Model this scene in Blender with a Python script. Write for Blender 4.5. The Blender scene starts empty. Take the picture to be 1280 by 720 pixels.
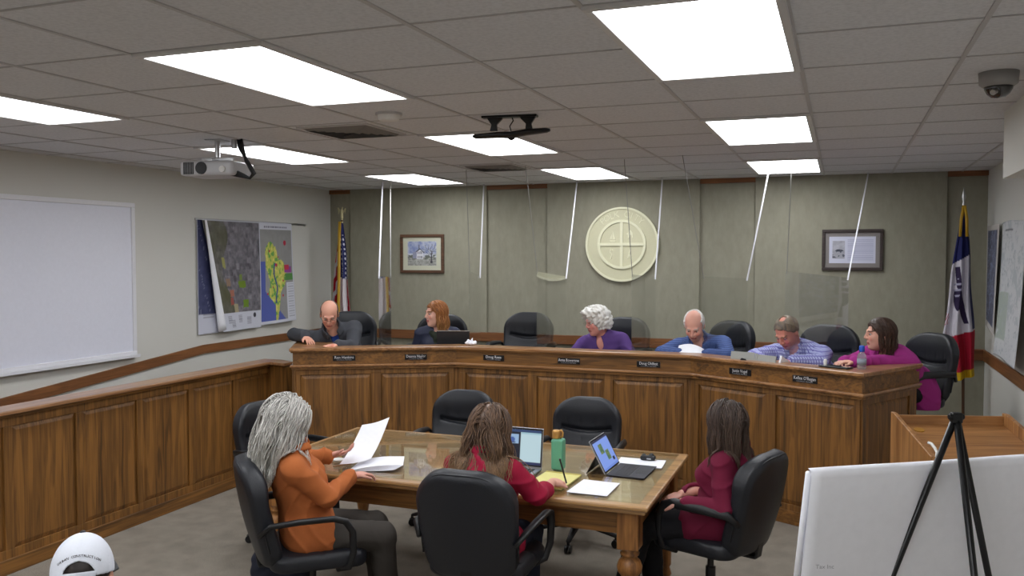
import bpy, bmesh, math, random
import numpy as np
from mathutils import Vector, Matrix
random.seed(7)
rng = np.random.default_rng(7)
SC = bpy.context.scene
COL = SC.collection
PI = math.pi
R = math.radians
CEIL = 2.787          # ceiling height
PLAT = 0.42           # raised floor behind the dais
XL, XR, YB, YF = -5.90, 1.275, 9.17, -3.2   # room walls

# ------------------------------------------------------------------ helpers
def link(o, parent=None):
    COL.objects.link(o)
    if parent is not None: o.parent = parent
    return o
def mesh_obj(name, verts, faces, mat, parent=None, smooth=False, loc=None):
    me = bpy.data.meshes.new(name)
    me.from_pydata([tuple(v) for v in verts], [], [tuple(f) for f in faces])
    me.update()
    if smooth: me.polygons.foreach_set('use_smooth', [True] * len(me.polygons))
    if mat is not None:
        for m in (mat if isinstance(mat, (list, tuple)) else [mat]): me.materials.append(m)
    o = bpy.data.objects.new(name, me)
    if loc is not None: o.location = loc
    return link(o, parent)
def bm_obj(name, bm, mat, parent=None, smooth=False, bevel=0.0, loc=None, seg=2):
    bmesh.ops.recalc_face_normals(bm, faces=bm.faces[:])
    me = bpy.data.meshes.new(name); bm.to_mesh(me); bm.free()
    if smooth: me.polygons.foreach_set('use_smooth', [True] * len(me.polygons))
    for m in (mat if isinstance(mat, (list, tuple)) else [mat]): me.materials.append(m)
    o = bpy.data.objects.new(name, me)
    if bevel > 0:
        b = o.modifiers.new('bevel', 'BEVEL'); b.width = bevel; b.segments = seg; b.limit_method = 'ANGLE'; b.angle_limit = R(40)
    if loc is not None: o.location = loc
    return link(o, parent)
def thing(name, label, cat, loc=(0, 0, 0), rz=0.0, group=None):
    o = bpy.data.objects.new(name, None); COL.objects.link(o)
    o.empty_display_size = 0.05
    o.location = loc; o.rotation_euler = (0, 0, rz)
    o['label'] = label; o['category'] = cat
    if group: o['group'] = group
    return o
def tag(o, label, cat, group=None):
    o['label'] = label; o['category'] = cat
    if group: o['group'] = group
    return o
def struct(o):
    o['kind'] = 'structure'; return o
def copy_tree(o, parent=None):
    c = o.copy(); COL.objects.link(c); c.parent = parent
    for ch in list(o.children): copy_tree(ch, c)
    return c
def M4(loc=(0, 0, 0), rx=0, ry=0, rz=0):
    return Matrix.Translation(Vector(loc)) @ Matrix.Rotation(rz, 4, 'Z') @ Matrix.Rotation(ry, 4, 'Y') @ Matrix.Rotation(rx, 4, 'X')
def box(bm, x0, x1, y0, y1, z0, z1, M=None):
    vs = [Vector((x, y, z)) for z in (z0, z1) for y in (y0, y1) for x in (x0, x1)]
    if M is not None: vs = [M @ v for v in vs]
    v = [bm.verts.new(p) for p in vs]
    for f in ((0, 2, 3, 1), (4, 5, 7, 6), (0, 1, 5, 4), (2, 6, 7, 3), (0, 4, 6, 2), (1, 3, 7, 5)): bm.faces.new([v[i] for i in f])
def cyl(bm, p, q, r1, r2=None, n=16):
    p, q = Vector(p), Vector(q); r2 = r1 if r2 is None else r2
    d = (q - p).normalized(); a = d.orthogonal().normalized(); b = d.cross(a)
    A = [bm.verts.new(p + (a * math.cos(2 * PI * i / n) + b * math.sin(2 * PI * i / n)) * r1) for i in range(n)]
    B = [bm.verts.new(q + (a * math.cos(2 * PI * i / n) + b * math.sin(2 * PI * i / n)) * r2) for i in range(n)]
    for i in range(n): bm.faces.new((A[i], A[(i + 1) % n], B[(i + 1) % n], B[i]))
    bm.faces.new(A[::-1]); bm.faces.new(B)
def tube(bm, pts, r, n=8, ra=None, up=None):
    """tube along pts; r radius or list; ra: second radius for an oval section (along 'up')"""
    pts = [Vector(p) for p in pts]; rings = []
    a = None
    for i, p in enumerate(pts):
        d = (pts[min(i + 1, len(pts) - 1)] - pts[max(i - 1, 0)]).normalized()
        if up is not None: a = (Vector(up) - d * d.dot(Vector(up))).normalized()
        elif a is None: a = d.orthogonal().normalized()
        else: a = (a - d * a.dot(d)).normalized()
        b = d.cross(a)
        rr = r[i] if isinstance(r, (list, tuple)) else r
        r2 = rr if ra is None else (ra[i] if isinstance(ra, (list, tuple)) else ra)
        rings.append([bm.verts.new(p + a * math.cos(2 * PI * k / n) * r2 + b * math.sin(2 * PI * k / n) * rr) for k in range(n)])
    for i in range(len(rings) - 1):
        for k in range(n): bm.faces.new((rings[i][k], rings[i][(k + 1) % n], rings[i + 1][(k + 1) % n], rings[i + 1][k]))
    bm.faces.new(rings[0][::-1]); bm.faces.new(rings[-1])
def lathe(bm, prof, c=(0, 0, 0), n=24):
    """prof: [(r, z)...] bottom to top around z"""
    c = Vector(c); rings = []
    for r, z in prof:
        rings.append([bm.verts.new(c + Vector((math.cos(2 * PI * k / n) * r, math.sin(2 * PI * k / n) * r, z))) for k in range(n)])
    for i in range(len(rings) - 1):
        for k in range(n): bm.faces.new((rings[i][k], rings[i][(k + 1) % n], rings[i + 1][(k + 1) % n], rings[i + 1][k]))
    bm.faces.new(rings[0][::-1]); bm.faces.new(rings[-1])
def prism(bm, poly, z0, z1, M=None):
    """vertical prism from a polygon [(x, y)...]"""
    lo = [Vector((x, y, z0)) for x, y in poly]; hi = [Vector((x, y, z1)) for x, y in poly]
    if M is not None: lo = [M @ v for v in lo]; hi = [M @ v for v in hi]
    lo = [bm.verts.new(v) for v in lo]; hi = [bm.verts.new(v) for v in hi]; n = len(poly)
    for i in range(n): bm.faces.new((lo[i], lo[(i + 1) % n], hi[(i + 1) % n], hi[i]))
    bm.faces.new(lo[::-1]); bm.faces.new(hi)
def bevel_panel(bm, x0, x1, z0, z1, y, d=0.012, w=0.03):
    """raised panel on a face looking to -y: sunk border rising to a flat field"""
    a = [(x0, y, z0), (x1, y, z0), (x1, y, z1), (x0, y, z1)]
    b = [(x0 + w, y - d, z0 + w), (x1 - w, y - d, z0 + w), (x1 - w, y - d, z1 - w), (x0 + w, y - d, z1 - w)]
    va = [bm.verts.new(p) for p in a]; vb = [bm.verts.new(p) for p in b]; vc = [bm.verts.new((p[0], y + 0.008, p[2])) for p in a]
    for i in range(4):
        bm.faces.new((va[i], va[(i + 1) % 4], vb[(i + 1) % 4], vb[i])); bm.faces.new((vc[i], vc[(i + 1) % 4], va[(i + 1) % 4], va[i]))
    bm.faces.new(vb); bm.faces.new(vc[::-1])
def text_mesh(name, body, size, mat, M, parent=None, ext=0.0008, sx=1.0, space=1.0):
    cu = bpy.data.curves.new(name, 'FONT'); cu.body = body; cu.size = size; cu.extrude = ext
    cu.align_x = 'CENTER'; cu.align_y = 'CENTER'; cu.space_character = space; cu.resolution_u = 2
    t = bpy.data.objects.new(name, cu); me = bpy.data.meshes.new_from_object(t); bpy.data.objects.remove(t); 
    me.transform(M @ Matrix.Diagonal((sx, 1, 1, 1)))
    me.materials.clear(); me.materials.append(mat)
    o = bpy.data.objects.new(name, me)
    return link(o, parent)

# ------------------------------------------------------------------ materials
def srgb(r, g, b):
    f = lambda c: (c / 255 / 12.92) if c / 255 <= 0.04045 else ((c / 255 + 0.055) / 1.055) ** 2.4
    return (f(r), f(g), f(b), 1.0)
def newmat(name):
    m = bpy.data.materials.new(name); m.use_nodes = True
    nt = m.node_tree; b = nt.nodes['Principled BSDF']
    return m, nt, b
def N(nt, t, **kw):
    n = nt.nodes.new(t)
    for k, v in kw.items():
        if k in n.inputs.keys(): n.inputs[k].default_value = v
        else: setattr(n, k, v)
    return n
def plain(name, col, rough=0.6, metal=0.0, spec=0.5, var=0.0, scale=40, bump=0.0, coat=0.0):
    m, nt, b = newmat(name)
    b.inputs['Base Color'].default_value = col; b.inputs['Roughness'].default_value = rough
    b.inputs['Metallic'].default_value = metal; b.inputs['Specular IOR Level'].default_value = spec
    b.inputs['Coat Weight'].default_value = coat
    tc = N(nt, 'ShaderNodeTexCoord'); no = N(nt, 'ShaderNodeTexNoise'); no.inputs['Scale'].default_value = scale; no.inputs['Detail'].default_value = 4
    nt.links.new(tc.outputs['Object'], no.inputs['Vector'])
    v = var if var > 0 else 0.04
    mx = N(nt, 'ShaderNodeMix', data_type='RGBA'); mx.inputs[6].default_value = tuple(c * (1 - v) for c in col[:3]) + (1,); mx.inputs[7].default_value = tuple(min(1, c * (1 + v)) for c in col[:3]) + (1,)
    nt.links.new(no.outputs['Fac'], mx.inputs[0]); nt.links.new(mx.outputs[2], b.inputs['Base Color'])
    if bump > 0:
        bu = N(nt, 'ShaderNodeBump'); bu.inputs['Strength'].default_value = bump; bu.inputs['Distance'].default_value = 0.004
        nt.links.new(no.outputs['Fac'], bu.inputs['Height']); nt.links.new(bu.outputs['Normal'], b.inputs['Normal'])
    return m
def wood(name, light, dark, axis='z', rough=0.5, scale=1.35, coat=0.06):
    m, nt, b = newmat(name)
    tc = N(nt, 'ShaderNodeTexCoord'); mp = N(nt, 'ShaderNodeMapping')
    nt.links.new(tc.outputs['Object'], mp.inputs['Vector'])
    s = {'x': (0.55, 9, 9), 'y': (9, 0.55, 9), 'z': (9, 9, 0.55)}[axis]
    mp.inputs['Scale'].default_value = tuple(c * scale for c in s)
    no = N(nt, 'ShaderNodeTexNoise'); no.inputs['Scale'].default_value = 1.3; no.inputs['Detail'].default_value = 5; no.inputs['Distortion'].default_value = 0.8
    nt.links.new(mp.outputs[0], no.inputs['Vector'])
    mp2 = N(nt, 'ShaderNodeMapping'); nt.links.new(tc.outputs['Object'], mp2.inputs['Vector'])
    s2 = {'x': (3, 90, 90), 'y': (90, 3, 90), 'z': (90, 90, 3)}[axis]; mp2.inputs['Scale'].default_value = s2
    n2 = N(nt, 'ShaderNodeTexNoise'); n2.inputs['Scale'].default_value = 1.0; n2.inputs['Detail'].default_value = 2
    nt.links.new(mp2.outputs[0], n2.inputs['Vector'])
    # cathedral rings
    wv = N(nt, 'ShaderNodeMath', operation='MULTIPLY'); wv.inputs[1].default_value = 34; nt.links.new(no.outputs['Fac'], wv.inputs[0])
    sn = N(nt, 'ShaderNodeMath', operation='SINE'); nt.links.new(wv.outputs[0], sn.inputs[0])
    sm = N(nt, 'ShaderNodeMath', operation='MULTIPLY_ADD'); sm.inputs[1].default_value = 0.07; nt.links.new(sn.outputs[0], sm.inputs[0]); nt.links.new(no.outputs['Fac'], sm.inputs[2])
    ad = N(nt, 'ShaderNodeMath', operation='MULTIPLY_ADD'); ad.inputs[1].default_value = 0.60; nt.links.new(n2.outputs['Fac'], ad.inputs[0]); nt.links.new(sm.outputs[0], ad.inputs[2])
    cr = N(nt, 'ShaderNodeValToRGB'); cr.color_ramp.elements[0].position = 0.52; cr.color_ramp.elements[1].position = 1.08 / 1.08
    cr.color_ramp.elements[0].color = dark; cr.color_ramp.elements[1].color = light
    nt.links.new(ad.outputs[0], cr.inputs[0]); nt.links.new(cr.outputs[0], b.inputs['Base Color'])
    b.inputs['Roughness'].default_value = rough; b.inputs['Coat Weight'].default_value = coat; b.inputs['Coat Roughness'].default_value = 0.25
    return m
def attr_mat(name, rough=0.7, spec=0.3, aniso=False):
    m, nt, b = newmat(name)
    a = N(nt, 'ShaderNodeAttribute', attribute_name='Col')
    nt.links.new(a.outputs['Color'], b.inputs['Base Color']); b.inputs['Roughness'].default_value = rough; b.inputs['Specular IOR Level'].default_value = spec
    return m
def emis(name, col, strength):
    m, nt, b = newmat(name)
    b.inputs['Base Color'].default_value = col; b.inputs['Emission Color'].default_value = col; b.inputs['Emission Strength'].default_value = strength
    return m

OAK_L, OAK_D = srgb(144, 98, 45), srgb(80, 52, 22)
M_oakv = wood('oak_vertical', OAK_L, OAK_D, 'z')
M_oakx = wood('oak_horizontal', OAK_L, OAK_D, 'x')
M_oaky = wood('oak_along_y', OAK_L, OAK_D, 'y')
M_cap = wood('oak_polished_cap', srgb(176, 128, 82), srgb(120, 78, 44), 'x', rough=0.3, coat=0.4)
M_capy = wood('oak_polished_cap_y', srgb(170, 126, 86), srgb(120, 80, 50), 'y', rough=0.3, coat=0.4)
M_railx = wood('stained_rail_x', srgb(140, 90, 50), srgb(98, 60, 32), 'x')
M_raily = wood('stained_rail_y', srgb(140, 90, 50), srgb(98, 60, 32), 'y')
M_tablex = wood('table_oak', srgb(184, 142, 92), srgb(132, 94, 52), 'x', rough=0.35, coat=0.3)
M_lect = wood('lectern_oak', srgb(176, 126, 76), srgb(126, 82, 44), 'z', rough=0.4)
M_lectx = wood('lectern_oak_x', srgb(176, 126, 76), srgb(126, 82, 44), 'x', rough=0.4)
M_leather = plain('black_leather', srgb(30, 32, 38), rough=0.42, spec=0.45, scale=160, bump=0.25)
M_plastic = plain('black_plastic', srgb(22, 23, 26), rough=0.45)
M_metalblk = plain('black_metal', srgb(12, 12, 14), rough=0.35, metal=0.2)
M_chrome = plain('brushed_metal', srgb(190, 190, 192), rough=0.3, metal=1.0)
M_alu = plain('white_enamel_frame', srgb(226, 226, 231), rough=0.4)
M_white = plain('white_paint', srgb(226, 225, 222), rough=0.6)
M_paper = plain('white_paper', srgb(242, 243, 250), rough=0.8)
M_gold = plain('gold_fringe', srgb(190, 150, 40), rough=0.5, var=0.25, scale=200)
M_dark = plain('dark_plastic', srgb(28, 29, 33), rough=0.5)

def val_noise(x, y, seed=0, oct=3):
    """smooth value noise on numpy arrays, 0..1"""
    out = np.zeros_like(x, dtype=float); amp = 1.0; tot = 0
    for o in range(oct):
        xi = np.floor(x).astype(int); yi = np.floor(y).astype(int); fx = x - xi; fy = y - yi
        def h(a, b): 
            v = np.sin(a * 127.1 + b * 311.7 + seed * 74.7 + o * 19.3) * 43758.5453
            return v - np.floor(v)
        fx = fx * fx * (3 - 2 * fx); fy = fy * fy * (3 - 2 * fy)
        out += amp * ((h(xi, yi) * (1 - fx) + h(xi + 1, yi) * fx) * (1 - fy) + (h(xi, yi + 1) * (1 - fx) + h(xi + 1, yi + 1) * fx) * fy)
        tot += amp; amp *= 0.5; x = x * 2.03; y = y * 2.03
    return out / tot
def set_col(me, cols):
    a = me.color_attributes.new('Col', 'FLOAT_COLOR', 'POINT')
    c = np.ones((len(me.vertices), 4), dtype=np.float32); c[:, :3] = cols
    a.data.foreach_set('color', c.ravel())
def lin(rgb):
    c = np.asarray(rgb, float) / 255.0
    return np.where(c <= 0.04045, c / 12.92, ((c + 0.055) / 1.055) ** 2.4)
def sheet(name, w, h, nx, ny, colfn, mat, M, parent=None, curl=None, thick=0.0006):
    """printed sheet: w x h in local x/z, face to -y, picture = colours on a fine grid; u right, v up"""
    U, V = np.meshgrid(np.linspace(0, 1, nx), np.linspace(0, 1, ny)); u = U.ravel(); v = V.ravel()
    x = u * w; z = v * h; y = np.zeros_like(x)
    if curl is not None: x, y, z = curl(u, v, x, y, z)
    P = np.stack([x, y, z], 1); n = nx * ny
    back = P + np.array([0, thick, 0])
    verts = np.concatenate([P, back]); faces = []
    for j in range(ny - 1):
        for i in range(nx - 1):
            a = j * nx + i; faces.append((a, a + 1, a + nx + 1, a + nx))
    corner = [(j * nx + i) for j, i in [(0, i) for i in range(nx)] + [(j, nx - 1) for j in range(1, ny)] + [(ny - 1, i) for i in range(nx - 2, -1, -1)] + [(j, 0) for j in range(ny - 2, 0, -1)]]
    if curl is None: faces.append(tuple(c + n for c in corner[::-1]))
    else: faces += [tuple(c + n for c in f[::-1]) for f in list(faces)]
    for k in range(len(corner)):
        a, b = corner[k], corner[(k + 1) % len(corner)]; faces.append((b, a, a + n, b + n))
    o = mesh_obj(name, verts, faces, mat, parent, smooth=curl is not None)
    c = colfn(u, v); o.data.transform(M)
    set_col(o.data, lin(np.concatenate([c, np.full_like(c, 225)])))
    return o
M_print = attr_mat('printed_paper', 0.65, 0.3)

# ------------------------------------------------------------------ distance-field modelling
class Field:
    def __init__(s, lo, hi, h):
        s.h = h; s.lo = np.array(lo, float); s.n = np.ceil((np.array(hi) - s.lo) / h).astype(int) + 1
        s.F = np.full(tuple(s.n), 0.5, np.float32)
        s.ax = [s.lo[i] + np.arange(s.n[i]) * h for i in range(3)]
    def _sl(s, lo, hi):
        a = np.clip(np.floor((np.array(lo) - s.lo) / s.h).astype(int), 0, s.n); b = np.clip(np.ceil((np.array(hi) - s.lo) / s.h).astype(int) + 1, 0, s.n)
        return tuple(slice(int(a[i]), int(b[i])) for i in range(3))
    def grid(s, sl): return np.meshgrid(s.ax[0][sl[0]], s.ax[1][sl[1]], s.ax[2][sl[2]], indexing='ij')
    def add(s, prim, k=0.02, off=0.0, sub=False):
        f, lo, hi = prim; pad = abs(off) + k * 1.5 + 3 * s.h + 0.01
        sl = s._sl(np.array(lo) - pad, np.array(hi) + pad)
        if any(x.stop <= x.start for x in sl): return s
        X, Y, Z = s.grid(sl); d = f(X, Y, Z) - off; a = s.F[sl]
        if sub:
            d = -d; kk = max(k, 1e-5); hh = np.maximum(kk - np.abs(a - d), 0) / kk; s.F[sl] = np.maximum(a, d) + hh * hh * kk * 0.25
        else:
            kk = max(k, 1e-5); hh = np.maximum(kk - np.abs(a - d), 0) / kk; s.F[sl] = np.minimum(a, d) - hh * hh * kk * 0.25
        return s
    def cut(s, fn):
        """keep where fn<0"""
        sl = tuple(slice(0, int(n)) for n in s.n); X, Y, Z = s.grid(sl); s.F = np.maximum(s.F, fn(X, Y, Z)); return s
    def disp(s, fn):
        sl = tuple(slice(0, int(n)) for n in s.n); X, Y, Z = s.grid(sl); s.F = s.F + fn(X, Y, Z); return s
    def mesh(s):
        F = s.F; F[0] = F[-1] = 0.5; F[:, 0] = F[:, -1] = 0.5; F[:, :, 0] = F[:, :, -1] = 0.5
        n = s.n; ids = []; pos = []; quads = []
        cid = lambda i, j, k: (i * n[1] + j) * n[2] + k
        for ax in range(3):
            sl0 = [slice(None)] * 3; sl1 = [slice(None)] * 3; sl0[ax] = slice(0, -1); sl1[ax] = slice(1, None)
            A = F[tuple(sl0)]; B = F[tuple(sl1)]; I = np.nonzero((A < 0) != (B < 0)); a = A[I]; b = B[I]; t = a / (a - b)
            p = np.stack([x.astype(float) for x in I], 1); p[:, ax] += t
            o = [i for i in range(3) if i != ax]; q = []
            for d0, d1 in ((0, 0), (1, 0), (1, 1), (0, 1)):
                c = [x.copy() for x in I]; c[o[0]] = c[o[0]] - d0; c[o[1]] = c[o[1]] - d1
                cc = cid(*c); ids.append(cc); pos.append(p); q.append(cc)
            q = np.stack(q, 1); flip = (a < 0) ^ (ax == 1); q[flip] = q[flip][:, ::-1]; quads.append(q)
        ids = np.concatenate(ids); pos = np.concatenate(pos); quads = np.concatenate(quads)
        uq, inv = np.unique(ids, return_inverse=True); cnt = np.bincount(inv)
        V = np.stack([np.bincount(inv, pos[:, i]) / cnt for i in range(3)], 1)
        Q = np.searchsorted(uq, quads)
        for _ in range(1):
            S = np.zeros_like(V); c = np.zeros(len(V))
            for i in range(4):
                a, b = Q[:, i], Q[:, (i + 1) % 4]
                for j in range(3): S[:, j] += np.bincount(a, V[b, j], len(V)) + np.bincount(b, V[a, j], len(V))
                c += np.bincount(a, minlength=len(V)) + np.bincount(b, minlength=len(V))
            V = V * 0.5 + 0.5 * S / c[:, None]
        return V * s.h + s.lo, Q
    def obj(s, name, mat, parent=None):
        V, Q = s.mesh()
        return mesh_obj(name, V.tolist(), Q[:, ::-1].tolist(), mat, parent, smooth=True)
def P3(v): return np.array([float(c) for c in v])
def cone(p, q, r1, r2=None):
    p, q = P3(p), P3(q); r2 = r1 if r2 is None else r2; d = q - p; L2 = max(float(d @ d), 1e-9)
    def f(X, Y, Z):
        t = np.clip(((X - p[0]) * d[0] + (Y - p[1]) * d[1] + (Z - p[2]) * d[2]) / L2, 0, 1)
        return np.sqrt((X - p[0] - t * d[0]) ** 2 + (Y - p[1] - t * d[1]) ** 2 + (Z - p[2] - t * d[2]) ** 2) - (r1 + (r2 - r1) * t)
    r = max(r1, r2); return f, np.minimum(p, q) - r, np.maximum(p, q) + r
def sph(c, r): return cone(c, P3(c) + np.array([0, 0, 1e-4]), r)
def ell(c, r, A=None):
    """A: 3x3, columns are the ellipsoid's axes"""
    c = P3(c); r = np.array(r, float); A = np.eye(3) if A is None else A
    def f(X, Y, Z):
        x, y, z = X - c[0], Y - c[1], Z - c[2]
        a = [(A[0, i] * x + A[1, i] * y + A[2, i] * z) for i in range(3)]
        k0 = np.sqrt(sum((a[i] / r[i]) ** 2 for i in range(3))); k1 = np.sqrt(sum((a[i] / r[i] ** 2) ** 2 for i in range(3))) + 1e-9
        return k0 * (k0 - 1) / k1
    m = r.max(); return f, c - m, c + m
def rbox(c, half, rad, A=None):
    c = P3(c); hf = np.array(half, float); A = np.eye(3) if A is None else A
    def f(X, Y, Z):
        x, y, z = X - c[0], Y - c[1], Z - c[2]
        q = [np.abs(A[0, i] * x + A[1, i] * y + A[2, i] * z) - hf[i] + rad for i in range(3)]
        return np.sqrt(sum(np.maximum(a, 0) ** 2 for a in q)) + np.minimum(np.maximum(q[0], np.maximum(q[1], q[2])), 0) - rad
    m = float(np.linalg.norm(hf)); return f, c - m, c + m
# ================================================================== THE ROOM
def mat_ceiling():
    m, nt, b = newmat('ceiling_tile')
    tc = N(nt, 'ShaderNodeTexCoord'); no = N(nt, 'ShaderNodeTexNoise'); no.inputs['Scale'].default_value = 60; no.inputs['Detail'].default_value = 6
    nt.links.new(tc.outputs['Object'], no.inputs['Vector'])
    cr = N(nt, 'ShaderNodeValToRGB'); cr.color_ramp.elements[0].position = 0.3; cr.color_ramp.elements[0].color = srgb(204, 205, 208); cr.color_ramp.elements[1].position = 0.6; cr.color_ramp.elements[1].color = srgb(218, 219, 222)
    nt.links.new(no.outputs['Fac'], cr.inputs[0]); nt.links.new(cr.outputs[0], b.inputs['Base Color']); b.inputs['Roughness'].default_value = 0.95
    bu = N(nt, 'ShaderNodeBump'); bu.inputs['Strength'].default_value = 0.12; bu.inputs['Distance'].default_value = 0.002
    nt.links.new(no.outputs['Fac'], bu.inputs['Height']); nt.links.new(bu.outputs[0], b.inputs['Normal'])
    return m
def mat_carpet():
    m, nt, b = newmat('carpet')
    tc = N(nt, 'ShaderNodeTexCoord'); no = N(nt, 'ShaderNodeTexNoise'); no.inputs['Scale'].default_value = 220; no.inputs['Detail'].default_value = 3
    n2 = N(nt, 'ShaderNodeTexNoise'); n2.inputs['Scale'].default_value = 7; n2.inputs['Detail'].default_value = 6
    nt.links.new(tc.outputs['Object'], no.inputs['Vector']); nt.links.new(tc.outputs['Object'], n2.inputs['Vector'])
    ad = N(nt, 'ShaderNodeMath', operation='MULTIPLY_ADD'); ad.inputs[1].default_value = .35; nt.links.new(n2.outputs['Fac'], ad.inputs[0]); nt.links.new(no.outputs['Fac'], ad.inputs[2])
    cr = N(nt, 'ShaderNodeValToRGB'); cr.color_ramp.elements[0].position = 0.45; cr.color_ramp.elements[0].color = srgb(108, 101, 92); cr.color_ramp.elements[1].position = .95; cr.color_ramp.elements[1].color = srgb(166, 158, 146)
    nt.links.new(ad.outputs[0], cr.inputs[0]); nt.links.new(cr.outputs[0], b.inputs['Base Color']); b.inputs['Roughness'].default_value = 1.0; b.inputs['Specular IOR Level'].default_value = 0.1
    bu = N(nt, 'ShaderNodeBump'); bu.inputs['Strength'].default_value = 0.4; bu.inputs['Distance'].default_value = 0.004
    nt.links.new(no.outputs['Fac'], bu.inputs['Height']); nt.links.new(bu.outputs[0], b.inputs['Normal'])
    return m
def mat_fabric():
    m, nt, b = newmat('wall_fabric')
    tc = N(nt, 'ShaderNodeTexCoord'); mp = N(nt, 'ShaderNodeMapping'); mp.inputs['Scale'].default_value = (14, 14, 6)
    nt.links.new(tc.outputs['Object'], mp.inputs[0])
    no = N(nt, 'ShaderNodeTexNoise'); no.inputs['Scale'].default_value = 1.0; no.inputs['Detail'].default_value = 7; no.inputs['Roughness'].default_value = 0.7
    nt.links.new(mp.outputs[0], no.inputs['Vector'])
    cr = N(nt, 'ShaderNodeValToRGB'); cr.color_ramp.elements[0].position = 0.3; cr.color_ramp.elements[0].color = srgb(141, 138, 122); cr.color_ramp.elements[1].position = 0.7; cr.color_ramp.elements[1].color = srgb(154, 151, 134)
    nt.links.new(no.outputs['Fac'], cr.inputs[0]); nt.links.new(cr.outputs[0], b.inputs['Base Color']); b.inputs['Roughness'].default_value = 0.95
    return m
M_ceil = mat_ceiling(); M_carpet = mat_carpet(); M_fabric = mat_fabric()
M_wall = plain('painted_wall', srgb(211, 210, 204), rough=0.75, var=0.02, scale=3)
M_tbar = plain('ceiling_grid_enamel', srgb(186, 184, 184), rough=0.5)

def slab(name, x0, x1, y0, y1, z0, z1, mat, parent=None):
    bm = bmesh.new(); box(bm, x0, x1, y0, y1, z0, z1); return struct(bm_obj(name, bm, mat, parent))
slab('floor', XL - .1, XR + .1, YF - .1, YB + .1, -0.1, 0, M_carpet)
slab('ceiling', XL - .1, XR + .1, YF - .1, YB + .1, CEIL, CEIL + .12, M_ceil)
wl = slab('wall_left', XL - .1, XL, YF - .1, YB + .1, 0, CEIL, M_wall)
wr = slab('wall_right', XR, XR + .1, YF - .1, YB + .1, 0, CEIL, M_wall)
wb = slab('wall_back', XL, XR, YB, YB + .1, 0, CEIL, M_fabric)
wf = slab('wall_front', XL, XR, YF - .1, YF, 0, CEIL, M_wall)
# dropped bulkhead along the right wall, near the camera
slab('wall_bulkhead', .83, XR, YF, 5.46, 2.42, CEIL, M_wall)
# fabric-wrapped panels stand proud of the back wall
for x0, x1 in ((-5.60, -3.80), (-3.07, -1.39), (-.83, .93)):
    bm = bmesh.new(); box(bm, x0, x1, YB - .035, YB, 1.10, CEIL); struct(bm_obj('wall_panel', bm, M_fabric, wb, bevel=.004))
# crown strips in the bays between the panels, chair rails, baseboards
for k, (x0, x1) in enumerate(((XL, -5.60), (-3.80, -3.07), (-1.39, -.83), (.93, XR))):
    bm = bmesh.new(); box(bm, x0, x1, YB - .03, YB, CEIL - .05, CEIL); struct(bm_obj('trim_1', bm, M_railx, bevel=.004))
bm = bmesh.new(); box(bm, XL, XR, YB - .045, YB, 1.0, 1.105); struct(bm_obj('trim_2', bm, M_railx, bevel=.006))
bm = bmesh.new(); box(bm, XR - .02, XR, YF, YB - .045, 1.0, 1.105); struct(bm_obj('trim_3', bm, M_raily, bevel=.005))
# chair rail of the left wall: level beside the dais, then down along the ramp
def strip_yz(name, pts, hgt, x0, x1, mat):
    v = []; f = []
    for y, z in pts: v += [(x0, y, z), (x1, y, z), (x1, y, z - hgt), (x0, y, z - hgt)]
    for i in range(len(pts) - 1):
        a, b = i * 4, i * 4 + 4
        for k in range(4): f.append((a + k, a + (k + 1) % 4, b + (k + 1) % 4, b + k))
    f += [(3, 2, 1, 0), tuple(len(v) - 4 + k for k in range(4))]
    o = mesh_obj(name, v, f, mat); return struct(o)
strip_yz('trim_4', [(YF, .70), (2.1, .70), (6.86, 1.105), (YB - .045, 1.105)], .085, XL, XL + .022, M_raily)
bm = bmesh.new(); box(bm, XR - .015, XR, YF, YB, 0, .1); struct(bm_obj('baseboard_right', bm, M_raily))
bm = bmesh.new(); box(bm, XL, XR, YF, YF + .015, 0, .1); struct(bm_obj('baseboard_front', bm, M_railx))
# T-bar grid of the suspended ceiling
bm = bmesh.new()
x = -.17
xs = [(-.17 + .612 * k) for k in range(-9, 3)]
ys = [(3.88 + .612 * k) for k in range(-11, 9)]
for x in xs:
    if XL < x < XR: box(bm, x - .009, x + .009, YF, YB - .035, CEIL - .005, CEIL + .001)
struct(bm_obj('trim_5', bm, M_tbar))
bm = bmesh.new()
for y in ys:
    if YF < y < YB - .05: box(bm, XL, XR, y - .006, y + .006, CEIL - .003, CEIL + .001)
struct(bm_obj('trim_6', bm, plain('ceiling_shadow_gap', srgb(178, 177, 178), rough=.8)))

# ------------------------------------------------------------------ ceiling lights
M_diff = emis('light_diffuser', (.95, .972, 1.0, 1), 9.9)
M_frame = plain('light_frame', srgb(205, 203, 202), rough=.35)
pos_names = {(-.476, 3.27): 'large one nearest the camera on the right', (-.476, 5.715): 'middle one of the right-hand row', (-.476, 8.06): 'last of the right-hand row, by the back wall',
 (-2.306, 3.27): 'near one of the middle row', (-2.306, 5.715): 'middle one of the middle row, behind the black bracket', (-2.306, 8.06): 'last of the middle row, by the back wall above the seal',
 (-4.142, 3.27): 'cut by the left edge of the photo', (-4.142, 5.715): 'just behind the projector', (-4.142, 8.06): 'last of the left-hand row, above the left flag'}
def make_light(x, y, lab):
    t = thing('ceiling_light', lab, 'ceiling light', (x, y, CEIL), 0, 'recessed ceiling lights')
    w, l = .306, .612
    bm = bmesh.new()
    for a in ((-w, w, -l, -l + .03), (-w, w, l - .03, l), (-w, -w + .03, -l + .03, l - .03), (w - .03, w, -l + .03, l - .03)): box(bm, a[0], a[1], a[2], a[3], -.016, .0)
    bm_obj('frame', bm, M_frame, t, bevel=.003)
    bm = bmesh.new(); box(bm, -w + .03, w - .03, -l + .03, l - .03, -.010, -.002); bm_obj('diffuser', bm, M_diff, t)
    return t
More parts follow.
